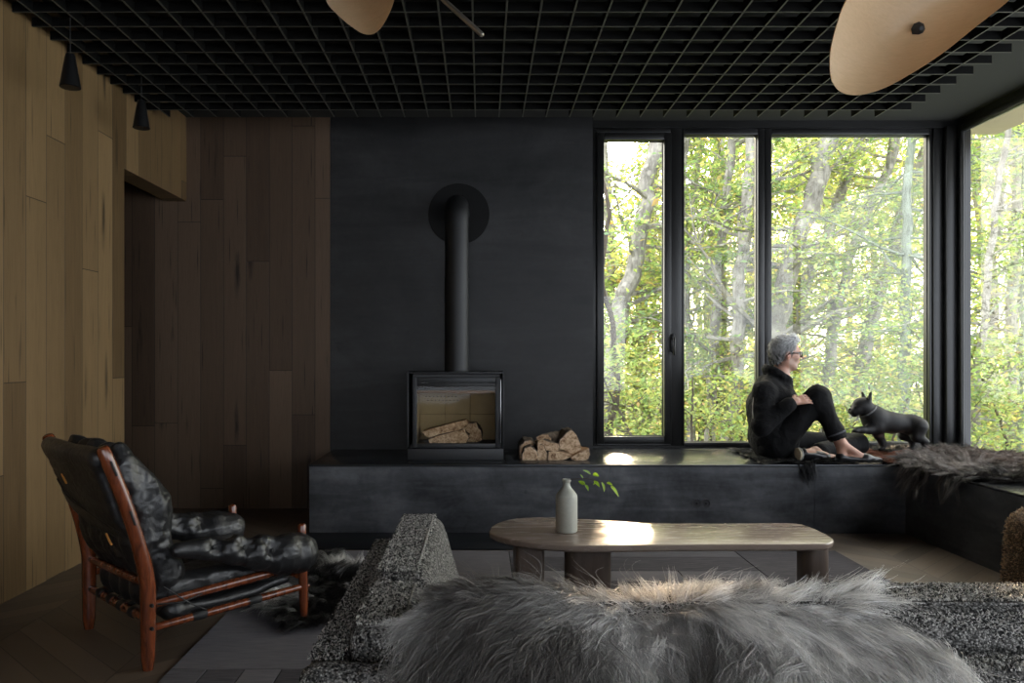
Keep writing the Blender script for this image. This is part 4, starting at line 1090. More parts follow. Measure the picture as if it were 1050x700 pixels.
# 2: black and white hide on the floor under the chair
s2 = flat_hide(-.80, 3.78, .25, .50, .018, rot=.05, seed=1)
def flow2(p): 
    d = p - np.array([-.80, 3.78, 0]); f = np.stack([d[:, 0] + .3 * vnoise(p, 6, 2), d[:, 1] - .25 + .3 * vnoise(p, 6, 3), 0 * d[:, 0] + .05], -1); return f / np.linalg.norm(f, axis=1)[:, None]
def col2(p, t, r, rc):
    x, y = p[..., 0], p[..., 1]
    w = np.exp(-(((x + .70) / .11) ** 2 + ((y - 4.14) / .09) ** 2)) * 1.5 + np.exp(-(((x + .97) / .09) ** 2 + ((y - 3.62) / .14) ** 2)) * .9 + .12 * (rc > .93)
    w = np.clip(w + (rc - .5) * .3 * (w > .1), 0, 1)[..., None]
    return (np.array([.016, .015, .015]) * (1 - w) + np.array([1.0, .98, .93]) * w) * (.7 + .6 * r[..., None])
sk2 = empty('black_sheepskin', (-.8, 3.78, .01)); tag(sk2, 'black sheepskin with white patches lying on the rug in front of the leather chair', 'sheepskin')
hide_disc('hide', s2, simple('black_underwool', (.008, .008, .008), .95), sk2)
fur('fleece', M_fur, sk2, s2, 900, 34, .095, flow2, col2, spread=.016, seg=6, width=.0011, droop=.03, up=.55, curl=.015, seed=13, wild=.25)
# 3: black hide on the bench under the person and dog
def drape3(p, n):
    over = 5.012 - p[:, 1]; m = over > 0
    p = p.copy(); n = n.copy(); p[m, 2] -= over[m] * .9; p[m, 1] = 5.012 - .004; n[m] = [0, -1, 0]; return p, n
def s3(u, v):
    X = 1.86 + (3.0 - 1.86) * u; y0 = 5.04 + .025 * np.sin(X * 13) - .16 * np.exp(-((X - 2.115) / .05) ** 2) ; Y = y0 + (5.72 - y0) * v
    p = np.stack([X, Y, .456 + .008 * np.sin(X * 21) * np.sin(Y * 17) + .004], -1); return drape3(p, np.tile(np.array([[0, 0, 1.0]]), (len(X), 1)))
def flow3(p):
    f = np.stack([.5 * vnoise(p, 5, 1) + (p[:, 0] - 2.35) * .6, -1 + .9 * np.clip((p[:, 1] - 5.25) / .3, 0, 1.6), -.1 + 0 * p[:, 0]], -1)
    f[p[:, 1] < 5.02] = [0, -.15, -1]; return f / np.linalg.norm(f, axis=1)[:, None]
def col3(p, t, r, rc):
    x = p[..., 0]; br_ = np.clip((x - 2.62) / .08, 0, 1)[..., None] * .9
    return (np.array([.012, .012, .013]) * (1 - br_) + np.array([.22, .085, .05]) * br_ * (.35 + 1.3 * rc[..., None])) * (.7 + .7 * r[..., None])
sk3 = empty('black_sheepskin', (2.35, 5.35, .45)); tag(sk3, 'black sheepskin under the seated person, one lock hanging over the bench edge', 'sheepskin')
hide_mesh('hide', s3, simple('dark_underwool', (.008, .008, .008), .95), sk3, 40, 14)
fur('fleece', M_fur, sk3, s3, 1100, 30, .05, flow3, col3, spread=.014, seg=5, width=.0014, droop=.02, up=.5, curl=.012, seed=17, wild=.3)
# 4: grey-brown hides round the corner of the bench
def drape4(p, n):
    over = 2.762 - p[:, 0]; m = (over > 0) & (p[:, 1] < 5.0)
    p = p.copy(); n = n.copy(); p[m, 2] -= over[m] * .9; p[m, 0] = 2.758; n[m] = [-1, 0, 0]; return p, n
s4 = flat_hide(3.05, 4.84, .34, .55, .462, drape4, rot=-.25, lobes=.10, seed=2)
s5 = flat_hide(3.32, 4.88, .24, .50, .50, None, rot=.1, lobes=.12, seed=5)
s6 = flat_hide(3.20, 5.66, .30, .15, .475, None, rot=.1, lobes=.12, seed=7)
def flowR(cx, cy):
    def f(p):
        d = p - np.array([cx, cy, 0]); q = np.stack([d[:, 0] * 1.5 - .25 + .4 * vnoise(p, 6, 2), d[:, 1] - .30 + .3 * vnoise(p, 6, 3), -.03 + 0 * d[:, 0]], -1)
        q[p[:, 0] < 2.77] = [-.2, -.1, -1]; return q / np.linalg.norm(q, axis=1)[:, None]
    return f
def colR(a, b, sd, k=0.0):
    def f(p, t, r, rc):
        w = np.clip(.5 + .8 * fnoise(p, 4, sd) + (rc - .5) * .5 + k, 0, 1)[..., None]; tp = (.5 + .5 * np.clip(t, 0, 1))[..., None]
        return (np.array(a) * (1 - w) + np.array(b) * w) * (.7 + .6 * r[..., None]) * tp
    return f
sk4 = empty('brown_grey_sheepskin', (3.05, 4.9, .45)); tag(sk4, 'grey-brown sheepskin spilling over the inner edge of the corner bench', 'sheepskin')
hide_disc('hide', s4, simple('brown_underwool', (.03, .027, .025), .95), sk4)
fur('fleece', M_fur, sk4, s4, 900, 34, .10, flowR(3.05, 4.95), colR((.02, .017, .017), (.36, .32, .30), 3), spread=.016, seg=6, width=.0011, droop=.03, up=.85, curl=.022, seed=19, wild=.5)
sk5 = empty('brown_grey_sheepskin', (3.32, 4.9, .46)); tag(sk5, 'grey-brown sheepskin lying against the side window sill', 'sheepskin')
hide_disc('hide', s5, simple('brown_underwool_b', (.03, .027, .025), .95), sk5)
fur('fleece', M_fur, sk5, s5, 700, 30, .07, flowR(3.32, 4.9), colR((.05, .035, .03), (.20, .155, .14), 6), spread=.016, seg=6, width=.0011, droop=.02, up=.85, curl=.022, seed=23, wild=.5)
sk6 = empty('brown_grey_sheepskin', (3.2, 5.66, .46)); tag(sk6, 'dark grey sheepskin in the window corner behind the small dog', 'sheepskin')
hide_disc('hide', s6, simple('brown_underwool_c', (.02, .02, .02), .95), sk6)
fur('fleece', M_fur, sk6, s6, 500, 28, .065, flowR(3.2, 5.74), colR((.02, .02, .02), (.13, .12, .12), 9), spread=.016, seg=5, width=.0015, droop=.02, up=.55, curl=.015, seed=29, wild=.25)
# ================================================================ leather safari chair
M_rose = NT('rosewood'); pp = M_rose.obj(); gg = M_rose.noise(M_rose.vmul(pp, (6, 6, .9)), 8, 5, .65, .6)
M_rose = M_rose.done(M_rose.bsdf(M_rose.ramp(gg, [(.3, (.045, .010, .004)), (.55, (.16, .040, .014)), (.75, (.26, .075, .026))]), .24, 0, M_rose.bump(gg, .08, .002), .55, coat=.3))
M_lea = leather_mat(); M_strap = simple('black_strap', (.008, .008, .008), .6); M_brass = simple('dull_brass', (.35, .22, .10), .4, .9); M_tan = simple('tan_leather_tab', (.55, .24, .06), .55)
A = math.radians(45.5); R1 = np.array([-1.235, 2.84, 0])
vh = np.array([math.cos(A), math.sin(A), 0]); uh = np.array([-math.sin(A), math.cos(A), 0]); up_ = np.array([0, 0, 1.0])
W_, L_ = .615, .655
def C(f, l, z): return R1 + vh * f + uh * l + up_ * z          # forward, across, up
chair = empty('leather_lounge_chair', tuple(float(x) for x in C(L_ / 2, W_ / 2, 0)), A)
tag(chair, 'low safari lounge chair with reddish pole frame and tufted black leather cushions', 'armchair')
def bk(z): return -.155 * max(0, (z - .30) / .52) ** 1.35      # how far the rear posts lean back
def post_(l, z1=.828, z0=.001):
    return [C(bk(z), l, z) for z in np.linspace(z0, z1, 22)]
for l in (0, W_):
    pz = post_(l); rs = [.024 + .005 * math.sin(min(1, z / .5) * math.pi * .9) for z in np.linspace(0, .828, 22)]; rs[0] = .019; rs[-1] = .023
    o = MB().tube(pz, rs, 18).build('rear_post', M_rose, chair)
    for z in (.245, .16):
        for sgn in (-1,):
            c = C(bk(z), l + (.03 if l else -.03), z); MB().tube([c, c + uh * (.012 if l else -.012)], .007, 10).build('bolt_head', M_strap, o)
    for z in (.735, .55):      # the dark slots with a buckle in each post
        c = C(bk(z) + .0, l - .0285, z); c2 = C(bk(z + .05), l - .0285, z + .05)
        MB().tube([c, c2], .0045, 8).build('strap_slot', M_strap, o)
for l in (.0, W_):
    fp = [C(L_ + .012 * (1 - z / .43), l, z) for z in np.linspace(.0125 if l == 0 else .001, .43, 10)]
    o = MB().tube(fp, [.014, .017, .019, .020, .020, .020, .019, .019, .019, .019], 16).build('front_post', M_rose, chair)
    c = C(L_, l, .165); MB().tube([c + vh * .018, c + vh * .034], .008, 10).build('peg', M_rose, o)
def rail(name, a, b, r0=.012, r1=.018, coll=True):
    a, b = np.array(a), np.array(b); n_ = 12; p = [a + (b - a) * t for t in np.linspace(0, 1, n_)]
    rr = [r0 + (r1 - r0) * math.sin(t * math.pi) ** .6 for t in np.linspace(0, 1, n_)]
    o = MB().tube(p, rr, 14).build(name, M_rose, chair)
    return o
for l in (.0, W_):
    rail('side_rail', C(.0, l, .236), C(L_, l, .262)); o = rail('side_rail', C(0, l, .150), C(L_ + .01, l, .168), .013, .016)
    for t in (.30, .66):
        a = C(L_ * (t - .035), l, .150 + .018 * t); b = C(L_ * (t + .035), l, .1505 + .018 * t); MB().tube([a, b], .0185, 14).build('leather_wrap', M_strap, o)
rail('rear_rail', C(0, 0, .315), C(0, W_, .300), .013, .017); o = rail('rear_rail', C(0, 0, .185), C(0, W_, .175), .013, .018)
rail('front_rail', C(L_, 0, .21), C(L_, W_, .21), .013, .017)
for t in (.22, .40, .58, .76):
    MB().tube([C(0, W_ * (t - .025), .183), C(0, W_ * (t + .025), .181)], .021, 14).build('leather_wrap', M_strap, o)
for k in range(4):
    l = W_ * (.22 + .18 * k); MB().tube([C(.02, l, .182), C(.33, l, .20), C(L_ - .02, l, .215)], .008, 8).build('seat_strap', M_strap, chair)

# cushions: one continuous puffed skin each, with pulled-in tufts and folds
Tr = Matrix(((vh[0], uh[0], 0, R1[0]), (vh[1], uh[1], 0, R1[1]), (0, 0, 1, 0), (0, 0, 0, 1)))
def puff(name, lo, hi, build, tufts, h=.0075, k_fold=.006, seed=1, depth=.03, rad=.035, folds=None):
    s = SDF(lo, hi, h); build(s)
    def w(X, Y, Z):
        o = 0 * X
        for (a, b, c) in tufts:
            d2 = (X - a) ** 2 + (Y - b) ** 2 + (Z - c) ** 2; o = o + depth * np.exp(-d2 / rad ** 2)
            th = np.arctan2(Z - c, X - a) if folds != 'xy' else np.arctan2(Y - b, X - a)
            o = o + .003 * np.sin(th * 9 + a * 50) * np.exp(-d2 / (rad * 2.0) ** 2)
        return o
    s.warp(w)
    def post(v):
        q = v * np.array([1, 1, 1]); n1 = vnoise(q, 13, seed); n2 = np.abs(vnoise(q * [1, 1.0, .6], 22, seed + 3)); n3 = np.abs(vnoise(q, 46, seed + 7))
        ctr = v.mean(0); d = v - ctr; d /= np.linalg.norm(d, axis=1)[:, None] + 1e-9
        return v + d * ((n1 * .8 - n2 * 1.5 - n3 * .6) * k_fold)[:, None]
    o = s.build(name, M_lea, chair, 1, M=Tr, post=post)
    for (a, b, c) in [t for t in tufts]:
        pass
    return o
def seat_b(s):
    for y in (.12, .307, .495): s.rbox((.36, y, .265), (.30, .105, .055), .048, k=.02)
puff('seat_cushion', (-.05, -.02, .15), (.78, .70, .42), seat_b, [(x, y, .34) for x in (.2, .45) for y in (.23, .44)], seed=5, folds='xy')
# a sling under the seat
s = SDF((-.05, .0, .09), (.72, .68, .30), .012); s.rbox((.36, .307, .20), (.27, .27, .022), .02); s.cap((.12, .06, .2), (.12, .55, .2), .05, .05, .03); s.build('seat_sling', M_lea, chair, 2, M=Tr, post=lambda v: v + np.stack([0 * v[:, 0], 0 * v[:, 0], -.03 * np.sin(np.clip(v[:, 0] / .6, 0, 1) * math.pi) + vnoise(v, 12, 4) * .008], 1))
def back_b(s):
    zs = np.linspace(.23, .80, 13)
    for i in range(12):
        z0, z1 = zs[i], zs[i + 1]; th = [.062, .066, .070, .075, .078, .082, .085, .085, .08, .074, .066, .055, .042]
        for y in (.09, .20, .307, .415, .525):
            s.cap((bk(z0) + .075 + .02 * math.sin(i), y, z0), (bk(z1) + .085 + .02 * math.sin(i + 1), y, z1), th[i], th[i + 1], .035)
puff('back_cushion', (-.28, -.06, .12), (.32, .73, .92), back_b, [(.02 + bk(z) + .13, y, z) for z in (.38, .52, .66) for y in (.16, .333, .50)], k_fold=.010, seed=8, depth=.035, rad=.045)
# smooth leather back panel slung between the rear posts, with a collar at the top
s = SDF((-.30, -.02, .16), (.24, .69, .90), .009)
for i, z in enumerate(np.linspace(.27, .79, 14)):
    s.rbox((bk(z) - .018 + .15 * max(0, (.58 - z) / .3) ** 1.3, .3075, z), (.020, .272 - .06 * max(0, (.5 - z) / .3), .030), .018, k=.03, rot=(0, -math.atan(.155 * 1.35 / .52 * max(.0, (z - .3) / .52) ** .35), 0))
s.cap((bk(.80) - .005, .045, .792), (bk(.80) - .005, .57, .800), .032, .032, .03)
o = s.build('back_sling', M_lea, chair, 2, M=Tr, post=lambda v: v + np.stack([(-.018 * np.sin(np.clip((v[:, 1]) / W_, 0, 1) * math.pi) + vnoise(v, 9, 3) * .006), 0 * v[:, 0], vnoise(v, 7, 2) * .004], 1))
for (l, z) in ((.40, .70), (.12, .50)):
    a = C(bk(z) - .062, l, z); MB().tube([a, a + uh * -.028 + up_ * -.018 , a + uh * -.050 + up_ * -.030], .0045, 6).build('tan_tab', M_tan, o)
MB().tube(smooth_path([C(bk(.66) - .046, .555, .66), C(bk(.62) - .056, .43, .60), C(bk(.57) - .056, .30, .57), C(bk(.50) - .04, .06, .51)], 16), .004, 6).build('back_seam', M_strap, o)
# arm rests: leather puffs pulled over the side of the seat, four buttons each
def arm_b(l, sg):
    def f(s):
        pts = [(.10, l, .425), (.22, l, .412), (.33, l, .388), (.44, l, .358), (.55, l, .332), (.635, l, .320)]; rs = [.030, .040, .055, .068, .082, .086]
        for i in range(5):
            s.cap(pts[i], pts[i + 1], rs[i], rs[i + 1], .03)
    return f
tz = .345
puff('near_arm_cushion', (-.08, -.17, .12), (.84, .16, .47), arm_b(-.012, -1), [(.24, -.045, .425), (.36, -.06, .405), (.48, -.075, .375), (.30, -.0, .46), (.42, 0, .445), (.54, 0, .42)], h=.0065, seed=15, depth=.040, rad=.030, k_fold=.0075)
puff('far_arm_cushion', (-.08, .50, .14), (.80, .84, .49), arm_b(W_ + .005, 1), [(.24, .56, .44), (.36, .55, .42), (.48, .54, .40)], seed=19, depth=.04, rad=.035, k_fold=.010)
for f_, l_, z_ in ((.24, -.038, .418), (.36, -.052, .398), (.48, -.062, .366)):
    c = C(f_, l_, z_); MB().lathe([(0, -.004), (.008, -.003), (.010, 0), (.008, .004), (0, .006)], n=14, M=Matrix.Translation(Vector(c)) @ Matrix(((uh[0], vh[0], 0, 0), (uh[1], vh[1], 0, 0), (0, 0, 1, 0), (0, 0, 0, 1))) @ Matrix.Rotation(math.pi / 2, 4, 'Y')).build('button', M_strap, chair)
# strings that tie the sling to the frame
for a, b in (((.05, -.02, .30), (.24, .0, .16)), ((.03, -.02, .24), (.20, -.015, .24))):
    MB().tube([C(*a), C((a[0] + b[0]) / 2, -.03, (a[2] + b[2]) / 2 - .01), C(*b)], .003, 6).build('lacing', M_strap, chair)

# ================================================================ hanging lamps
for (x, y, Dp, lb) in ((72, 90, 3.73, 'black cone pendant lamp nearer the camera, hanging by the oak wall'), (145, 131.5, 4.51, 'black cone pendant lamp hanging in front of the passage header')):
    p = P(x, y, Dp); e = empty('cone_pendant', (p[0], p[1], ZC - .01)); tag(e, lb, 'pendant lamp')
    MB().tube([(p[0], p[1], p[2] + .15), (p[0], p[1], ZC - .009)], .0022, 8).build('cord', M_strap, e)
    MB().lathe([(.046, 0), (.048, .002), (.024, .150), (.020, .163), (.006, .168), (0, .168)], tuple(p), 32).lathe([(.044, .001), (.022, .148), (0, .150)], tuple(p), 32).build('lamp_shade', simple('black_shade', (.006, .006, .0065), .4, .2), e)
    MB().lathe([(.026, .0), (.030, .006), (.028, .016)], (p[0], p[1], ZC - .025), 24).build('ceiling_rose', M_strap, e)
# the big mobile lamp: thin veneer shades on rods
M_ven = NT('veneer_shade'); pv = M_ven.pos(); gv_ = M_ven.noise(M_ven.vmul(pv, (2, 2, 9)), 16, 5, .6, .8)
ca = M_ven.mix(gv_, (.52, .36, .20), (.68, .49, .29)); vb = M_ven.bsdf(ca, .42, 0, M_ven.bump(gv_, .25, .003), .45)
vt = M_ven.n('ShaderNodeBsdfTranslucent'); M_ven.set(vt.inputs[0], M_ven.mix(1.0, ca, (.9, .78, .6), 'MULTIPLY')); vm = M_ven.n('ShaderNodeMixShader'); vm.inputs[0].default_value = .35
M_ven.t.links.new(vb, vm.inputs[1]); M_ven.t.links.new(vt.outputs[0], vm.inputs[2]); M_ven = M_ven.done(vm.outputs[0])
mob = empty('mobile_ceiling_lamp', (.75, 1.75, ZC - .01)); tag(mob, 'sculptural ceiling lamp with thin curved veneer shades on slender rods', 'ceiling lamp')
def shade(pxs, D, cpx, tiltx, tilty, bulge, mat, dimples=()):
    """shell: outline at distance D (tilting in depth), dished towards its middle"""
    ol = closed_smooth(pxs, 96); c = np.array(cpx, float); NR = 14; V = []
    def at(q, r):
        dd = D + tiltx * (q[0] - c[0]) / 100 + tilty * (q[1] - c[1]) / 100 + bulge * (1 - r ** 2)
        for (dx, dy, w, am) in dimples: dd += am * math.exp(-(((q[0] - dx) / w) ** 2 + ((q[1] - dy) / w) ** 2))
        return P(q[0], q[1], dd)
    for k in range(NR + 1):
        r = .04 + .96 * k / NR
        for q in ol: V.append(at(c + (q - c) * r, r))
    n0 = len(ol); V = np.array(V)
    f = [(k * n0 + j, k * n0 + (j + 1) % n0, (k + 1) * n0 + (j + 1) % n0, (k + 1) * n0 + j) for k in range(NR) for j in range(n0)]
    f.append(tuple(range(n0))[::-1]); nv = len(V); V2 = V + np.array([0, .0045, .002]); f2 = [tuple(i + nv for i in q[::-1]) for q in f]
    rim = [(NR * n0 + j, NR * n0 + (j + 1) % n0, NR * n0 + (j + 1) % n0 + nv, NR * n0 + j + nv) for j in range(n0)]
    return mk('lamp_shade', np.vstack([V, V2]), f + f2 + rim, mat, mob, True, angle=math.radians(50))
sh1 = shade([(868, 0), (857, 30), (851.5, 55), (852.5, 80), (862, 94), (880, 97.5), (905, 91), (932, 77), (966, 55), (1000, 28), (1035, 0), (1062, -28), (1072, -58), (1050, -84), (1000, -92), (945, -78), (898, -45)], 2.1, (945, 5), .08, .07, .17, M_ven, [(905, 35, 26, .02), (892, -5, 22, .02)])
hb_ = P(941, 30, 2.262); MB().lathe([(0, -.004), (.017, -.004), (.021, .002), (.014, .012), (.006, .02)], (0, 0, 0), 8, M=Matrix.Translation(Vector(hb_)) @ Matrix.Rotation(math.radians(-75), 4, 'X') @ Matrix.Scale(-1, 4, (0, 0, 1))).build('shade_mount', M_strap, sh1)
sh2 = shade([(334, 0), (345, 14), (360, 27), (374, 35), (386, 33), (396, 20), (404, 0), (409, -30), (400, -62), (370, -78), (338, -68), (322, -35)], 2.75, (367, -15), -.22, .26, .06, M_ven)
hub = P(620, -150, 2.4); jn = P(941, -60, 2.35)
M_rod = simple('brushed_rod', (.30, .27, .23), .35, .85)
MB().tube([P(494, 35.5, 2.2), P(455, 0, 2.28), P(420, -40, 2.36), hub], .0075, 12).build('rod', M_rod, mob)
MB().tube([P(941, 30, 2.30), P(938, -20, 2.42), P(930, -90, 2.42), hub], .007, 12).build('rod', M_rod, mob)
MB().tube([P(366, -14, 2.83), P(420, -60, 2.7), hub], .006, 12).build('rod', M_rod, mob)
hz = np.array([hub[0], hub[1], ZC - .01])
MB().tube([hub, hz], .009, 12).build('drop_rod', M_rod, mob)
MB().lathe([(.06, 0), (.065, .01), (.065, .03)], (hub[0], hub[1], ZC - .04), 32).build('ceiling_rose', M_strap, mob)
mob_loc = hz
# ================================================================ the person on the bench
def sph(n): return n
def skin_mat():
    n = NT('skin'); p = n.pos()
    at = n.n('ShaderNodeAttribute', attribute_name='Col').outputs['Color']
    k = n.noise(p, 70, 3)
    nd = n.n('ShaderNodeBsdfPrincipled'); n.set(nd.inputs['Base Color'], n.mix(n.math('MULTIPLY', k, .35), at, (.62, .30, .20), 'MIX'))
    nd.inputs['Roughness'].default_value = .5; nd.inputs['Subsurface Weight'].default_value = .12; nd.inputs['Subsurface Radius'].default_value = (.02, .008, .004)
    n.set(nd.inputs['Normal'], n.bump(k, .15, .002)); return n.done(nd.outputs[0])
M_skin = skin_mat()
def cloth(name, col, rough=.85, fold=7.0, st=.5):
    n = NT(name); p = n.pos(); a = n.noise(p, fold, 4, .55, 1.4); w = n.noise(p, 380, 2)
    return n.done(n.bsdf(n.mix(a, tuple(x * .75 for x in col), tuple(x * 1.25 for x in col)), rough, 0, n.bump(n.math('ADD', a, n.math('MULTIPLY', w, .03)), st, .02), .2))
M_hood = cloth('black_jersey', (.005, .005, .0055), .9, 11, .8); M_trs = cloth('black_denim', (.0035, .0035, .004), .8, 9, .6)
ZB = .468
man = empty('person', tuple(float(x) for x in [P(797, 460, 5.35)[0], 5.35, ZB])); tag(man, 'seated person with grey hair and glasses in a black hoodie, one knee raised', 'person')
hip = P(795, 452, 5.36); che = P(794, 417, 5.40); nk = P(799, 391, 5.40)
shN, shF = P(783, 402, 5.22), P(800, 401, 5.58)
elN, wrN = P(781, 437, 5.12), P(812, 412.5, 5.08)
elF, wrF = P(815, 428, 5.60), P(832, 405, 5.42)
hpN, hpF = P(797, 454, 5.26), P(799, 455, 5.48)
knN, anN = P(839.5, 407, 5.16), P(862, 454, 5.10)
knF, anF = P(880, 455, 5.50), P(836, 463.5, 5.22)
# body: one continuous surface
lo = np.minimum.reduce([P(760, 480, 5.0), P(760, 340, 5.0)]) - .05
s = SDF((1.72, 4.93, .44), (2.84, 5.78, 1.36), .0055)
hc = P(805.5, 362, 5.40)
# head, looking to the right and a little down
s.ell(hc + [-.008, 0, .018], (.098, .077, .092), k=.02)
s.ell(hc + [.030, 0, -.035], (.062, .060, .080), rot=(0, math.radians(10), 0), k=.03)
s.cap(hc + [.050, .012, -.098], hc + [.050, -.012, -.098], .025, .025, k=.02)      # chin
s.cap(hc + [-.005, -.045, -.06], hc + [.048, -.022, -.094], .022, .020, k=.02); s.cap(hc + [-.005, .045, -.06], hc + [.048, .022, -.094], .022, .020, k=.02)
s.cap(hc + [.078, .03, .012], hc + [.078, -.03, .012], .014, .014, k=.015)          # brow
s.cap(hc + [.086, 0, .006], hc + [.121, 0, -.030], .0078, .0115, k=.008); s.ell(hc + [.101, -.012, -.032], (.010, .007, .007), k=.005); s.ell(hc + [.101, .012, -.032], (.010, .007, .007), k=.005)
s.cap(hc + [.089, -.014, -.056], hc + [.089, .014, -.056], .007, .007, k=.005); s.cap(hc + [.087, -.014, -.067], hc + [.087, .014, -.067], .007, .007, k=.005)
s.ell(hc + [.091, 0, -.0615], (.010, .022, .0022), k=.002, sub=True)
for sy in (-1, 1):
    s.ell(hc + [.080, sy * .031, -.008], (.012, .017, .011), k=.006, sub=True); s.ell(hc + [.070, sy * .031, -.008], (.0125, .0125, .0115), k=.002)
    s.ell(hc + [.055, sy * .050, -.030], (.022, .016, .018), k=.015)
    s.ell(hc + [-.012, sy * .079, -.012], (.018, .008, .030), rot=(0, math.radians(-12), 0), k=.004); s.ell(hc + [-.009, sy * .088, -.010], (.010, .006, .017), k=.003, sub=True)
    s.ell(hc + [-.014, sy * .078, -.037], (.009, .006, .010), k=.004)
s.cap(hc + [-.020, 0, -.05], nk + [.0, 0, -.01], .052, .056, k=.03)
s.cap(nk, che, .07, .12, k=.05); s.cap(che + [0, .07, 0], che + [0, -.07, 0], .11, .11, k=.05); s.cap(che, hip, .12, .12, k=.05)
s.path([shN, elN, wrN], [.045, .038, .024], .02); s.path([shF, elF, wrF], [.045, .038, .024], .02); s.cap(shN, nk, .04, .045, k=.04); s.cap(shF, nk, .04, .045, k=.04)
s.path([hpN, knN, anN], [.070, .050, .034], .02); s.path([hpF, knF, anF], [.070, .050, .034], .02)
# calves
s.ell((knN + anN) / 2 + [-.02, 0, .02], (.045, .045, .11), rot=(0, math.radians(-25), 0), k=.03)
def unit(v): return v / np.linalg.norm(v)
# feet
def foot(an, heel, ball, toe, r=.03):
    s.cap(an, heel, .034, .027, k=.02); s.cap(heel, ball, .026, .029, k=.02); s.cap(ball, toe, .028, .017, k=.02); s.cap(an, ball, .028, .022, k=.02)
    s.cap(an + [0, -.022, 0], an + [0, .022, 0], .022, .022, k=.012)
heN, baN, toN = P(863, 469.5, 5.10), P(888, 471, 5.085), P(901, 472.5, 5.08)
heF, baF, toF = P(822, 466, 5.16), P(834, 468, 5.30), P(846, 467, 5.34)
heF = P(823, 465, 5.15); baF = P(845, 468, 5.17); toF = P(856, 468.5, 5.2)
foot(anN, heN, baN, toN); foot(anF, heF, baF, toF)
# hands: palm, four bent fingers, thumb at the side
def hand(wr, aim, nrm, side=1.0, curl=.75, k=.006):
    """aim: direction of the fingers; nrm: back of the hand"""
    aim = unit(np.array(aim, float)); nrm = np.array(nrm, float); nrm = unit(nrm - aim * (nrm @ aim)); lat = np.cross(aim, nrm) * side
    pc = wr + aim * .045
    s.cap(wr - aim * .02, wr + aim * .03, .024, .026, k=.012)
    for l in (-.028, -.010, .010, .028): s.cap(wr + aim * .02 + lat * l * .5, wr + aim * .085 + lat * l, .013, .0115, k=.008)
    for i, (l, L) in enumerate(((-.031, .068), (-.0105, .078), (.0105, .074), (.031, .058))):
        p = wr + aim * .088 + lat * l; d = aim.copy(); a = 0
        for j, fr_ in enumerate((.45, .31, .24)):
            a += curl * (.45, .65, .45)[j]; dd = aim * math.cos(a) - nrm * math.sin(a); q = p + dd * L * fr_
            s.cap(p, q, .0088 - .0008 * j, .0080 - .0008 * j, k=.003); p = q
    tb = wr + aim * .025 - lat * .026; t1 = tb + unit(aim * .7 - lat * .75 - nrm * .35) * .040; t2 = t1 + unit(aim * .95 - lat * .15 - nrm * .45) * .030
    s.cap(tb, t1, .0125, .0105, k=.01); s.cap(t1, t2, .010, .0085, k=.003)
hand(wrN, knN - wrN + [.0, -.05, .02], (-.3, -.75, .65), 1, .55)
hand(wrF, (.75, -.35, -.15), (.25, .2, .95), -1, .8)
v, f = s.mesh(1)
v[:, 2] = np.maximum(v[:, 2], .454)
c = np.tile(np.array([[.34, .19, .135, 1.0]]), (len(v), 1))
d = v - hc
m = (np.abs(d) < .14).all(1)
stub = m & (d[:, 2] < -.035) & (d[:, 0] > .0); c[stub] = (.30, .21, .165, 1)                       # grey stubble on the jaw
lip = m & (np.abs(d[:, 2] + .061) < .010) & (np.abs(d[:, 1]) < .022) & (d[:, 0] > .07); c[lip] = (.50, .20, .16, 1)
ear = m & (np.abs(d[:, 1]) > .078) & (np.abs(d[:, 0] + .012) < .03); c[ear] = (.48, .23, .16, 1)
body = mk('body', v, f, M_skin, man, True, col=c)
# eyes
for sy in (-1, 1):
    e_ = MB().lathe([(.0, -.0105), (.0074, -.0074), (.0105, 0), (.0074, .0074), (0, .0105)], tuple(hc + [.0745, sy * .031, -.008]), 16).build('eye', simple('eye_white', (.55, .52, .48), .3), man)
    MB().lathe([(.0, 0), (.0045, .0005), (0, .0012)], n=12, M=Matrix.Translation(Vector(hc + [.0846, sy * .031, -.010])) @ Matrix.Rotation(math.pi / 2, 4, 'Y')).build('iris', simple('iris', (.05, .04, .03), .2), e_)
# glasses
gl = MB(); gx = hc[0] + .0985; gzz = hc[2] - .008
for sy in (-1, 1):
    cx = hc[1] + sy * .032; ring = []
    for a in np.linspace(0, 2 * math.pi, 24, endpoint=False):
        ca_, sa = math.cos(a), math.sin(a); rr = .0225 / max(abs(ca_) ** 3.5 + abs(sa) ** 3.5, 1e-6) ** (1 / 3.5)
        ring.append((gx - .006 * abs(ca_) * (1 if sy * ca_ > 0 else 0), cx + ca_ * rr, gzz + sa * rr * .78))
    gl.tube(ring, .0042, 8, closed=True)
    gl.tube([(gx - .006, cx + sy * .0225, gzz + .010), (hc[0] + .04, hc[1] + sy * .073, gzz + .009), (hc[0] - .008, hc[1] + sy * .083, gzz + .006), (hc[0] - .026, hc[1] + sy * .083, gzz - .012)], [.0055, .0048, .0035, .003], 8)
gl.tube([(gx, hc[1] - .0095, gzz + .006), (gx + .002, hc[1], gzz + .009), (gx, hc[1] + .0095, gzz + .006)], .0025, 8)
gls = gl.build('glasses', simple('black_acetate', (.006, .006, .007), .2), man)
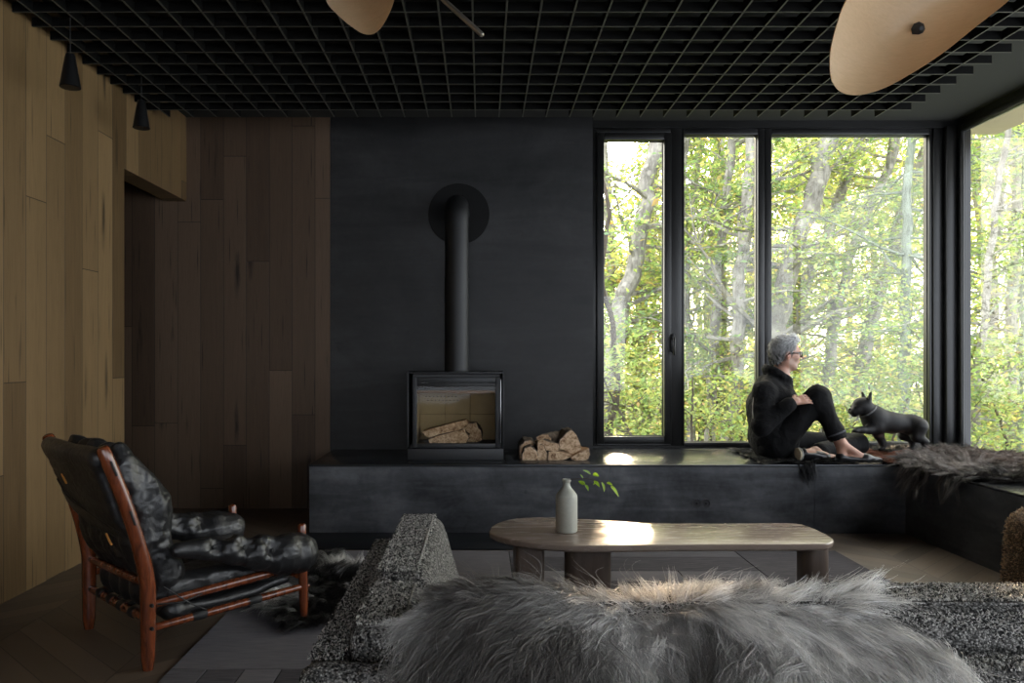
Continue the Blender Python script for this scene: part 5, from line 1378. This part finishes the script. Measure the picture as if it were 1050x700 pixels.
# hair: short grey, brushed back, fuller on top; a cap of hair with strands on it
hb2 = SDF(hc - .16, hc + .18, .0055)
hb2.ell(hc + [-.014, 0, .030], (.104, .0835, .096), k=.01)
hb2.cap(hc + [.045, -.03, .092], hc + [.045, .03, .092], .030, .030, k=.03); hb2.cap(hc + [.070, -.025, .072], hc + [.070, .025, .072], .018, .018, k=.02)
hb2.ell(hc + [-.062, 0, -.030], (.048, .062, .062), k=.02)
ax = [(hb2.lo[i] + hb2.h * np.arange(hb2.n[i])) for i in range(3)]; X, Y, Z = np.meshgrid(*ax, indexing='ij'); dx, dy, dz = X - hc[0], Y - hc[1], Z - hc[2]
# hairline: cut away the face, the ears and the neck
cut = np.maximum.reduce([-(.045 * 0 + (dx - (.000 + .90 * (dz - .020)))) , -(dx - .0), (dz - .062)])  # face region
face = np.maximum(np.minimum(.200, (.004 + .55 * np.clip(dz + .03, 0, .11)) - dx), dz - .078)
ears = np.sqrt((dx + .008) ** 2 + (dz + .014) ** 2) - .024
low = dz + .078 - .35 * (dx < -.03) * 0
F0 = hb2.F
F0 = np.maximum(F0, -face); F0 = np.maximum(F0, np.where(np.abs(dy) > .045, -ears, -1)); F0 = np.maximum(F0, -(dz + .080)); hb2.F = F0.astype(np.float32)
M_hair = fur_mat('grey_hair')
nh = NT('grey_hair_mass'); ph_ = nh.pos(); kh = nh.noise(nh.vmul(ph_, (1, 3, 3)), 60, 4, .6)
hmat = nh.done(nh.bsdf(nh.mix(kh, (.13, .13, .13), (.62, .62, .62)), .5, 0, nh.bump(kh, .8, .006), .4))
hv, hf = hb2.mesh(1)
hair = mk('hair', hv, hf, hmat, man, True)
hn = np.zeros_like(hv); fn = np.cross(hv[hf[:, 1]] - hv[hf[:, 0]], hv[hf[:, 2]] - hv[hf[:, 0]])
for i in range(4): np.add.at(hn, hf[:, i], fn)
hn /= np.linalg.norm(hn, axis=1)[:, None] + 1e-9
def hs(u, v_):
    i = (u * (len(hv) - 1)).astype(int); return hv[i], hn[i]
def hflow(p):
    q = p - hc; f = np.stack([-.55 - 0 * q[:, 0] + .9 * (q[:, 0] < -.05), q[:, 1] * 3, -.15 - 4 * np.clip(-q[:, 0] - .03, 0, .1) + 1.2 * (q[:, 0] > .04) * (q[:, 2] > .06) - 5 * np.abs(q[:, 1]) * (np.abs(q[:, 1]) > .05)], -1)
    return f / (np.linalg.norm(f, axis=1)[:, None] + 1e-9)
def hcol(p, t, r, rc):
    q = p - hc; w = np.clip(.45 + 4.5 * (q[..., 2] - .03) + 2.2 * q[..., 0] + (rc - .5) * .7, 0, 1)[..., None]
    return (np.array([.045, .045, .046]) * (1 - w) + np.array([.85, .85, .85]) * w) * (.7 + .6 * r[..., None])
fur('hair_strands', M_hair, hair, hs, 900, 7, .026, hflow, hcol, spread=.004, seg=4, width=.0008, droop=.002, up=.22, curl=.002, seed=41, wild=.15)

# hoodie
s = SDF((1.72, 4.93, .46), (2.60, 5.80, 1.24), .0065)
s.cap(nk + [-.005, 0, -.035], che + [-.01, 0, 0], .098, .150, k=.05)
s.cap(che + [-.01, .085, .01], che + [-.01, -.085, .01], .145, .145, k=.06)
s.cap(che + [-.01, .05, -.02], hip + [-.015, .05, .03], .150, .155, k=.06); s.cap(che + [-.01, -.05, -.02], hip + [-.015, -.05, .03], .150, .155, k=.06)
s.cap(shN, shN * .6 + nk * .4, .070, .07, k=.05); s.cap(shF, shF * .6 + nk * .4, .070, .07, k=.05)
s.path([shN, elN, wrN + (elN - wrN) * .06], [.075, .064, .044], .035); s.path([shF, elF, wrF + (elF - wrF) * .10], [.075, .062, .044], .035)
s.cap(wrN + (elN - wrN) * .22, wrN + (elN - wrN) * .12, .049, .049, k=.012); s.cap(wrF + (elF - wrF) * .22, wrF + (elF - wrF) * .12, .049, .049, k=.012)
# the hood bunched behind and around the neck
for a in np.linspace(math.radians(20), math.radians(340), 17):
    c0 = nk + np.array([-.012 + .078 * math.cos(a), .082 * math.sin(a), .048 - .045 * math.cos(a)]); a2 = a + math.radians(19.3); c1 = nk + np.array([-.012 + .078 * math.cos(a2), .082 * math.sin(a2), .048 - .045 * math.cos(a2)])
    s.cap(c0, c1, .026, .026, k=.018)
s.cap(nk + [-.095, -.06, .005], nk + [-.095, .06, .005], .040, .040, k=.03); s.cap(nk + [-.12, -.05, -.035], nk + [-.12, .05, -.035], .045, .045, k=.03)
s.cap(nk + [.060, -.035, -.022], nk + [.085, 0, -.060], .024, .022, k=.015); s.cap(nk + [.060, .035, -.022], nk + [.085, 0, -.060], .024, .022, k=.015)
s.cap(nk + [.035, 0, .060], nk + [.018, 0, -.02], .052, .058, k=.008, sub=True)
def hood_post(v):
    q = v.copy(); d_ = v - che; rr = np.linalg.norm(d_, axis=1)[:, None] + 1e-9
    w = -np.abs(vnoise(q * [1, 1, 1.6], 9, 51)) * .012 + vnoise(q, 20, 53) * .005 - np.abs(vnoise(q, 26, 57)) * .004
    return v + d_ / rr * w[:, None]
hd = s.build('hoodie', M_hood, man, 1, post=hood_post)
cx0 = nk + [.082, -.022, -.055]
MB().tube(smooth_path([cx0, cx0 + [.020, -.012, -.06], cx0 + [.018, -.014, -.13]], 8), .0028, 6).build('drawstring', simple('cord_black', (.02, .02, .02), .8), hd)
# white piping down the back of the near sleeve
MB().tube(smooth_path([shN + [-.074, -.018, -.02], shN * .5 + elN * .5 + [-.071, -.008, 0], elN + [-.055, 0, .035]], 12), .0028, 6).build('sleeve_stripe', simple('stripe_white', (.45, .43, .38), .8), hd)
# trousers
s = SDF((1.76, 4.95, .45), (2.80, 5.74, 1.02), .0065)
s.cap(hip + [-.02, .05, 0], hip + [-.02, -.05, 0], .140, .140, k=.05); s.cap(hip + [-.02, 0, .05], hip + [.03, 0, 0], .135, .13, k=.05)
s.path([hpN, knN, anN + (knN - anN) * .20], [.104, .074, .056], .03); s.path([hpF, knF, anF + (knF - anF) * .12], [.100, .072, .060], .03)
s.cap(knN + [-.01, 0, .0], knN + [.005, 0, -.03], .076, .070, k=.03)
s.cap(anN + (knN - anN) * .25, anN + (knN - anN) * .18, .060, .062, k=.008)
s.cap(anN + (knN - anN) * .13, anN + (knN - anN) * -.1, .046, .046, k=.005, sub=True)
def tr_post(v):
    w = -np.abs(vnoise(v * [1, 1, 1], 11, 61)) * .010 + vnoise(v, 24, 63) * .004
    d_ = v - hip; v = v + d_ / (np.linalg.norm(d_, axis=1)[:, None] + 1e-9) * w[:, None]; v[:, 2] = np.maximum(v[:, 2], .462 + .004 * vnoise(v, 20, 5)); return v
tr = s.build('trousers', M_trs, man, 1, post=tr_post)
cu = anN + (knN - anN) * .20; axd = unit(knN - anN)
rg_ = []
aa = unit(np.cross(axd, [0, 1, 0])); bb = np.cross(axd, aa)
MB().tube([cu + (aa * math.cos(t) + bb * math.sin(t)) * .059 for t in np.linspace(0, 2 * math.pi, 24, endpoint=False)], .0065, 8, closed=True).build('turned_cuff', simple('cuff_denim', (.05, .052, .06), .8), tr)
# slip-on shoes
M_shoe = simple('black_shoe_leather', (.012, .012, .013), .28); M_sole = simple('tan_sole', (.46, .38, .26), .7); M_stripe = simple('shoe_edge', (.42, .42, .40), .6)
def shoe(heel, ball, toe, zs, nm, opening, dirv):
    s = SDF(np.minimum.reduce([heel, ball, toe]) - .07, np.maximum.reduce([heel, ball, toe]) + .09, .0048)
    s.cap(heel, ball, .036, .038, k=.02); s.cap(ball, toe, .037, .025, k=.02); s.cap(heel + [0, 0, .012], heel + [.0, 0, .022], .034, .030, k=.02)
    s.rbox(opening[0], opening[1], .02, rot=opening[2], k=.006, sub=True)
    def post(v): v[:, 2] = np.maximum(v[:, 2], zs); return v
    return s.build('shoe', M_shoe, man, 1, post=post)
sN = shoe(heN, baN, toN, ZB - .012, 'shoe', ((heN + baN) / 2 + [-.012, 0, .062], (.066, .05, .045), (0, .12, 0)), None)
sp = []
fw = unit(toN - heN) * [1, 1, 0]; fw = unit(fw); lt_ = np.array([-fw[1], fw[0], 0]); Lf = np.linalg.norm(toN - heN) + .055
def sole(o, hl, fw, lt_, upv, Lf, z0, th, par):
    ring = []
    for t in np.linspace(0, 2 * math.pi, 36, endpoint=False):
        a = math.cos(t); x = (a * .5 + .5) * Lf - .034; w_ = .034 + .010 * math.sin(np.clip((x + .034) / Lf, 0, 1) * math.pi * .9 + .6) ; ring.append(hl + fw * x + lt_ * math.sin(t) * w_ * (abs(math.sin(t)) ** -.35 if abs(math.sin(t)) > .05 else 1))
    V = [r_ for r_ in ring] + [r_ + upv * th for r_ in ring]; n_ = 36
    f = [tuple(range(n_))[::-1], tuple(range(n_, 2 * n_))] + [(i, (i + 1) % n_, n_ + (i + 1) % n_, n_ + i) for i in range(n_)]
    mk('sole', V, f, M_sole, par, True, angle=math.radians(40))
hl = heN.copy(); hl[2] = ZB - .016; sole(None, hl, fw, lt_, np.array([0, 0, 1.0]), Lf, 0, .009, sN)
# the other shoe lies on its side, heel and sole turned to the left
s = SDF(heF - .09, heF + [.19, .10, .09], .0048)
s.cap(heF + [-.004, 0, .0], heF + [.03, 0, .004], .033, .036, k=.02); s.cap(heF + [.03, 0, .004], baF + [0, 0, -.004], .034, .032, k=.02); s.cap(baF + [0, 0, -.004], toF + [0, 0, -.004], .031, .022, k=.02)
s.rbox(heF + [.058, 0, .040], (.042, .06, .032), .015, k=.006, sub=True)
sF = s.build('shoe', M_shoe, man, 1)
a_ = unit(np.array([-.93, -.30, -.05])); b_ = unit(np.cross(a_, [0, .2, 1.0])); c_ = np.cross(b_, a_)
Ms = Matrix(((b_[0], c_[0], a_[0], heF[0] - .024), (b_[1], c_[1], a_[1], heF[1] - .006), (b_[2], c_[2], a_[2], heF[2] - .001), (0, 0, 0, 1)))
MB().lathe([(0, 0), (.028, 0), (.033, .006), (.034, .014), (.028, .018), (0, .018)], n=28, M=Ms @ Matrix.Diagonal((1.0, 1.25, 1, 1))).build('heel_sole', M_sole, sF)
MB().lathe([(.0355, -.006), (.037, -.003), (.0355, 0)], n=28, M=Ms @ Matrix.Diagonal((1.0, 1.2, 1, 1))).build('shoe_welt', M_stripe, sF)

# ================================================================ the small dog
DG = 5.45
dog = empty('dog', tuple(float(x) for x in [P(915, 461, DG)[0], DG, ZB])); tag(dog, 'small black bulldog with upright ears, one front paw on the seated person', 'dog')
def Pd(x, y, o=0.0): return P(x, y, DG) + np.array([0, o, .018])
s = SDF((2.42, 5.20, .46), (3.20, 5.70, .96), .005)
s.cap(Pd(898, 432), Pd(914, 436), .082, .068, k=.04); s.ell(Pd(897, 434.5), (.078, .080, .098), k=.04); s.cap(Pd(914, 435.5), Pd(933, 437), .068, .066, k=.04); s.ell(Pd(936, 439), (.070, .078, .075), k=.03)
s.cap(Pd(893, 428), Pd(886, 419), .070, .055, k=.03)                                     # neck
s.ell(Pd(883.5, 418), (.060, .060, .056), k=.02)                                            # skull
s.cap(Pd(878, 422.5, -.014), Pd(878, 422.5, .014), .034, .034, k=.02); s.cap(Pd(874, 424, -.018), Pd(874, 424, .018), .022, .022, k=.012)   # short muzzle
s.ell(Pd(871.6, 421.6), (.010, .013, .009), k=.005); s.cap(Pd(876.5, 427.5, -.014), Pd(876.5, 427.5, .014), .016, .016, k=.01)
s.cap(Pd(879, 416.5, -.020), Pd(879, 416.5, .020), .014, .014, k=.012)                   # brow
for sy in (-1, 1):
    b0 = Pd(888.5 + .5 * sy, 415, sy * .034); t0 = Pd(889.5 - 2.2 * (sy > 0), 404.5 + .5 * (sy > 0), sy * .045)
    s.cap(b0, t0, .023, .007, k=.012)
    s.ell(b0 * .5 + t0 * .5 + [-.014, 0, 0], (.008, .009, .024), k=.004, sub=True)
    s.ell(Pd(876.2, 419.2, sy * .030), (.009, .008, .008), k=.003)
# forelegs: one stretched forward on to the leg of the person, one standing
s.path([Pd(896, 439, -.045), Pd(888, 442.5, -.05), Pd(879, 442.5, -.07), Pd(872.5, 442.2, -.085)], [.042, .029, .023, .020], .02); s.ell(Pd(870.8, 442.8, -.09), (.026, .021, .014), k=.01)
s.path([Pd(900, 442, .045), Pd(905, 450, .045), Pd(908.5, 457, .045), Pd(909, 461, .04)], [.044, .030, .022, .019], .02); s.ell(Pd(907.5, 463, .04), (.028, .022, .014), k=.01)
# hind legs: thigh, knee forward, hock back, upright shank
for o_, dx in ((-.052, 2.0), (.052, -2.5)):
    s.path([Pd(936 + dx, 439, o_), Pd(934 + dx, 449, o_), Pd(942.5 + dx, 454.5, o_), Pd(941.5 + dx, 461, o_)], [.062, .040, .021, .019], .02); s.ell(Pd(939.5 + dx, 463, o_), (.028, .020, .014), k=.01)
s.cap(Pd(943, 431), Pd(945.5, 433.5), .014, .009, k=.01)
def dogpost(v): v[:, 2] = np.maximum(v[:, 2], ZB + .016); return v + np.stack([vnoise(v, 20, 71 + i) for i in range(3)], 1) * .0025
v, f = s.mesh(1); v = dogpost(v)
cd = np.tile(np.array([[.006, .0055, .0055, 1.0]]), (len(v), 1)); q = v - Pd(912, 447)
bel = (q[:, 2] < .035) & (np.abs(q[:, 0]) < .09) & (q[:, 2] > -.03); cd[bel & (np.abs(v[:, 1] - DG) < .05)] = (.05, .028, .022, 1)
ndg = NT('dog_coat'); atd = ndg.n('ShaderNodeAttribute', attribute_name='Col').outputs['Color']; kd_ = ndg.noise(ndg.vmul(ndg.pos(), (1, 1, 3)), 130, 3)
mdog = ndg.done(ndg.bsdf(ndg.mix(ndg.math('MULTIPLY', kd_, .3), atd, (.006, .0055, .0055)), .6, 0, ndg.bump(kd_, .3, .003), .35))
dbody = mk('body', v, f, mdog, dog, True, col=cd)
for sy in (-1, 1): MB().lathe([(0, -.006), (.0045, -.0042), (.006, 0), (.0045, .0042), (0, .006)], tuple(Pd(874.9, 419.2, sy * .034)), 14).build('eye', simple('dog_eye', (.01, .007, .005), .08), dog)
cc_ = Pd(889.5, 424); ax_ = unit(Pd(893, 428) - Pd(886, 419)); a1 = unit(np.cross(ax_, [0, 1, 0])); b1 = np.array([0, 1.0, 0])
MB().tube([cc_ + a1 * math.cos(t) * .066 + b1 * math.sin(t) * .066 for t in np.linspace(0, 2 * math.pi, 32, endpoint=False)], .006, 8, closed=True).build('collar', simple('dog_collar', (.10, .10, .10), .5), dog)
# ================================================================ light and camera
SUN = Vector((.183, 1.0, .273)).normalized()
w = bpy.data.worlds.new('sky'); SC.world = w; w.use_nodes = True
nt = w.node_tree; nt.nodes.clear()
def wn(t, **k):
    x = nt.nodes.new(t)
    for a, b_ in k.items(): setattr(x, a, b_)
    return x
wo = wn('ShaderNodeOutputWorld'); bg = wn('ShaderNodeBackground')
tc = wn('ShaderNodeTexCoord'); dt = wn('ShaderNodeVectorMath', operation='DOT_PRODUCT')
nt.links.new(tc.outputs['Generated'], dt.inputs[0]); dt.inputs[1].default_value = SUN
rp = wn('ShaderNodeValToRGB'); e = rp.color_ramp.elements
mp = wn('ShaderNodeMapRange'); mp.inputs[1].default_value = -1; mp.inputs[2].default_value = 1
nt.links.new(dt.outputs['Value'], mp.inputs[0]); nt.links.new(mp.outputs[0], rp.inputs[0])
S_ = 1.0
stops = [(0.0, (1.65, 1.75, 1.95)), (.5, (1.75, 1.85, 2.0)), (.8, (2.4, 2.4, 2.25)), (.97, (3.4, 3.1, 2.6)), (.9985, (6, 5, 3.6)), (.99995, (40, 32, 20)), (1.0, (90, 75, 50))]
while len(e) < len(stops): e.new(.5)
for el_, (p, c) in zip(e, stops): el_.position = p; el_.color = (*[x / 100 for x in c], 1)
nt.links.new(rp.outputs[0], bg.inputs[0]); bg.inputs[1].default_value = 100 * WORLD
# below the horizon the sky gives nothing: wooded ground
nt.links.new(bg.outputs[0], wo.inputs[0])
sd = bpy.data.lights.new('sun', 'SUN'); sd.energy = SUN_E; sd.angle = math.radians(.7); sd.color = (1, .72, .46)
so_ = bpy.data.objects.new('sun', sd); COL.objects.link(so_); so_.rotation_euler = SUN.to_track_quat('Z', 'Y').to_euler()
cam = bpy.data.cameras.new('camera'); co = bpy.data.objects.new('camera', cam); COL.objects.link(co)
co.location = (0, 0, CAMZ); co.rotation_euler = (math.pi / 2, 0, 0)
cam.sensor_width = 36; cam.lens = F / 1050 * 36; cam.shift_x = (525 - VX) / 1050; cam.shift_y = (VY - 350) / 1050
cam.clip_start = .05; cam.clip_end = 400
SC.camera = co
SC.view_settings.view_transform = 'Standard'; SC.view_settings.look = 'None'; SC.view_settings.gamma = 1
SC.view_settings.exposure = 0.0; SC.view_settings.use_curve_mapping = False
cy = SC.cycles
cy.use_denoising = True
try: cy.denoiser = 'OPENIMAGEDENOISE'
except Exception: pass
cy.max_bounces = 10; cy.diffuse_bounces = 5; cy.glossy_bounces = 4; cy.transmission_bounces = 6; cy.transparent_max_bounces = 24
cy.sample_clamp_indirect = 6; cy.caustics_reflective = False; cy.caustics_refractive = False
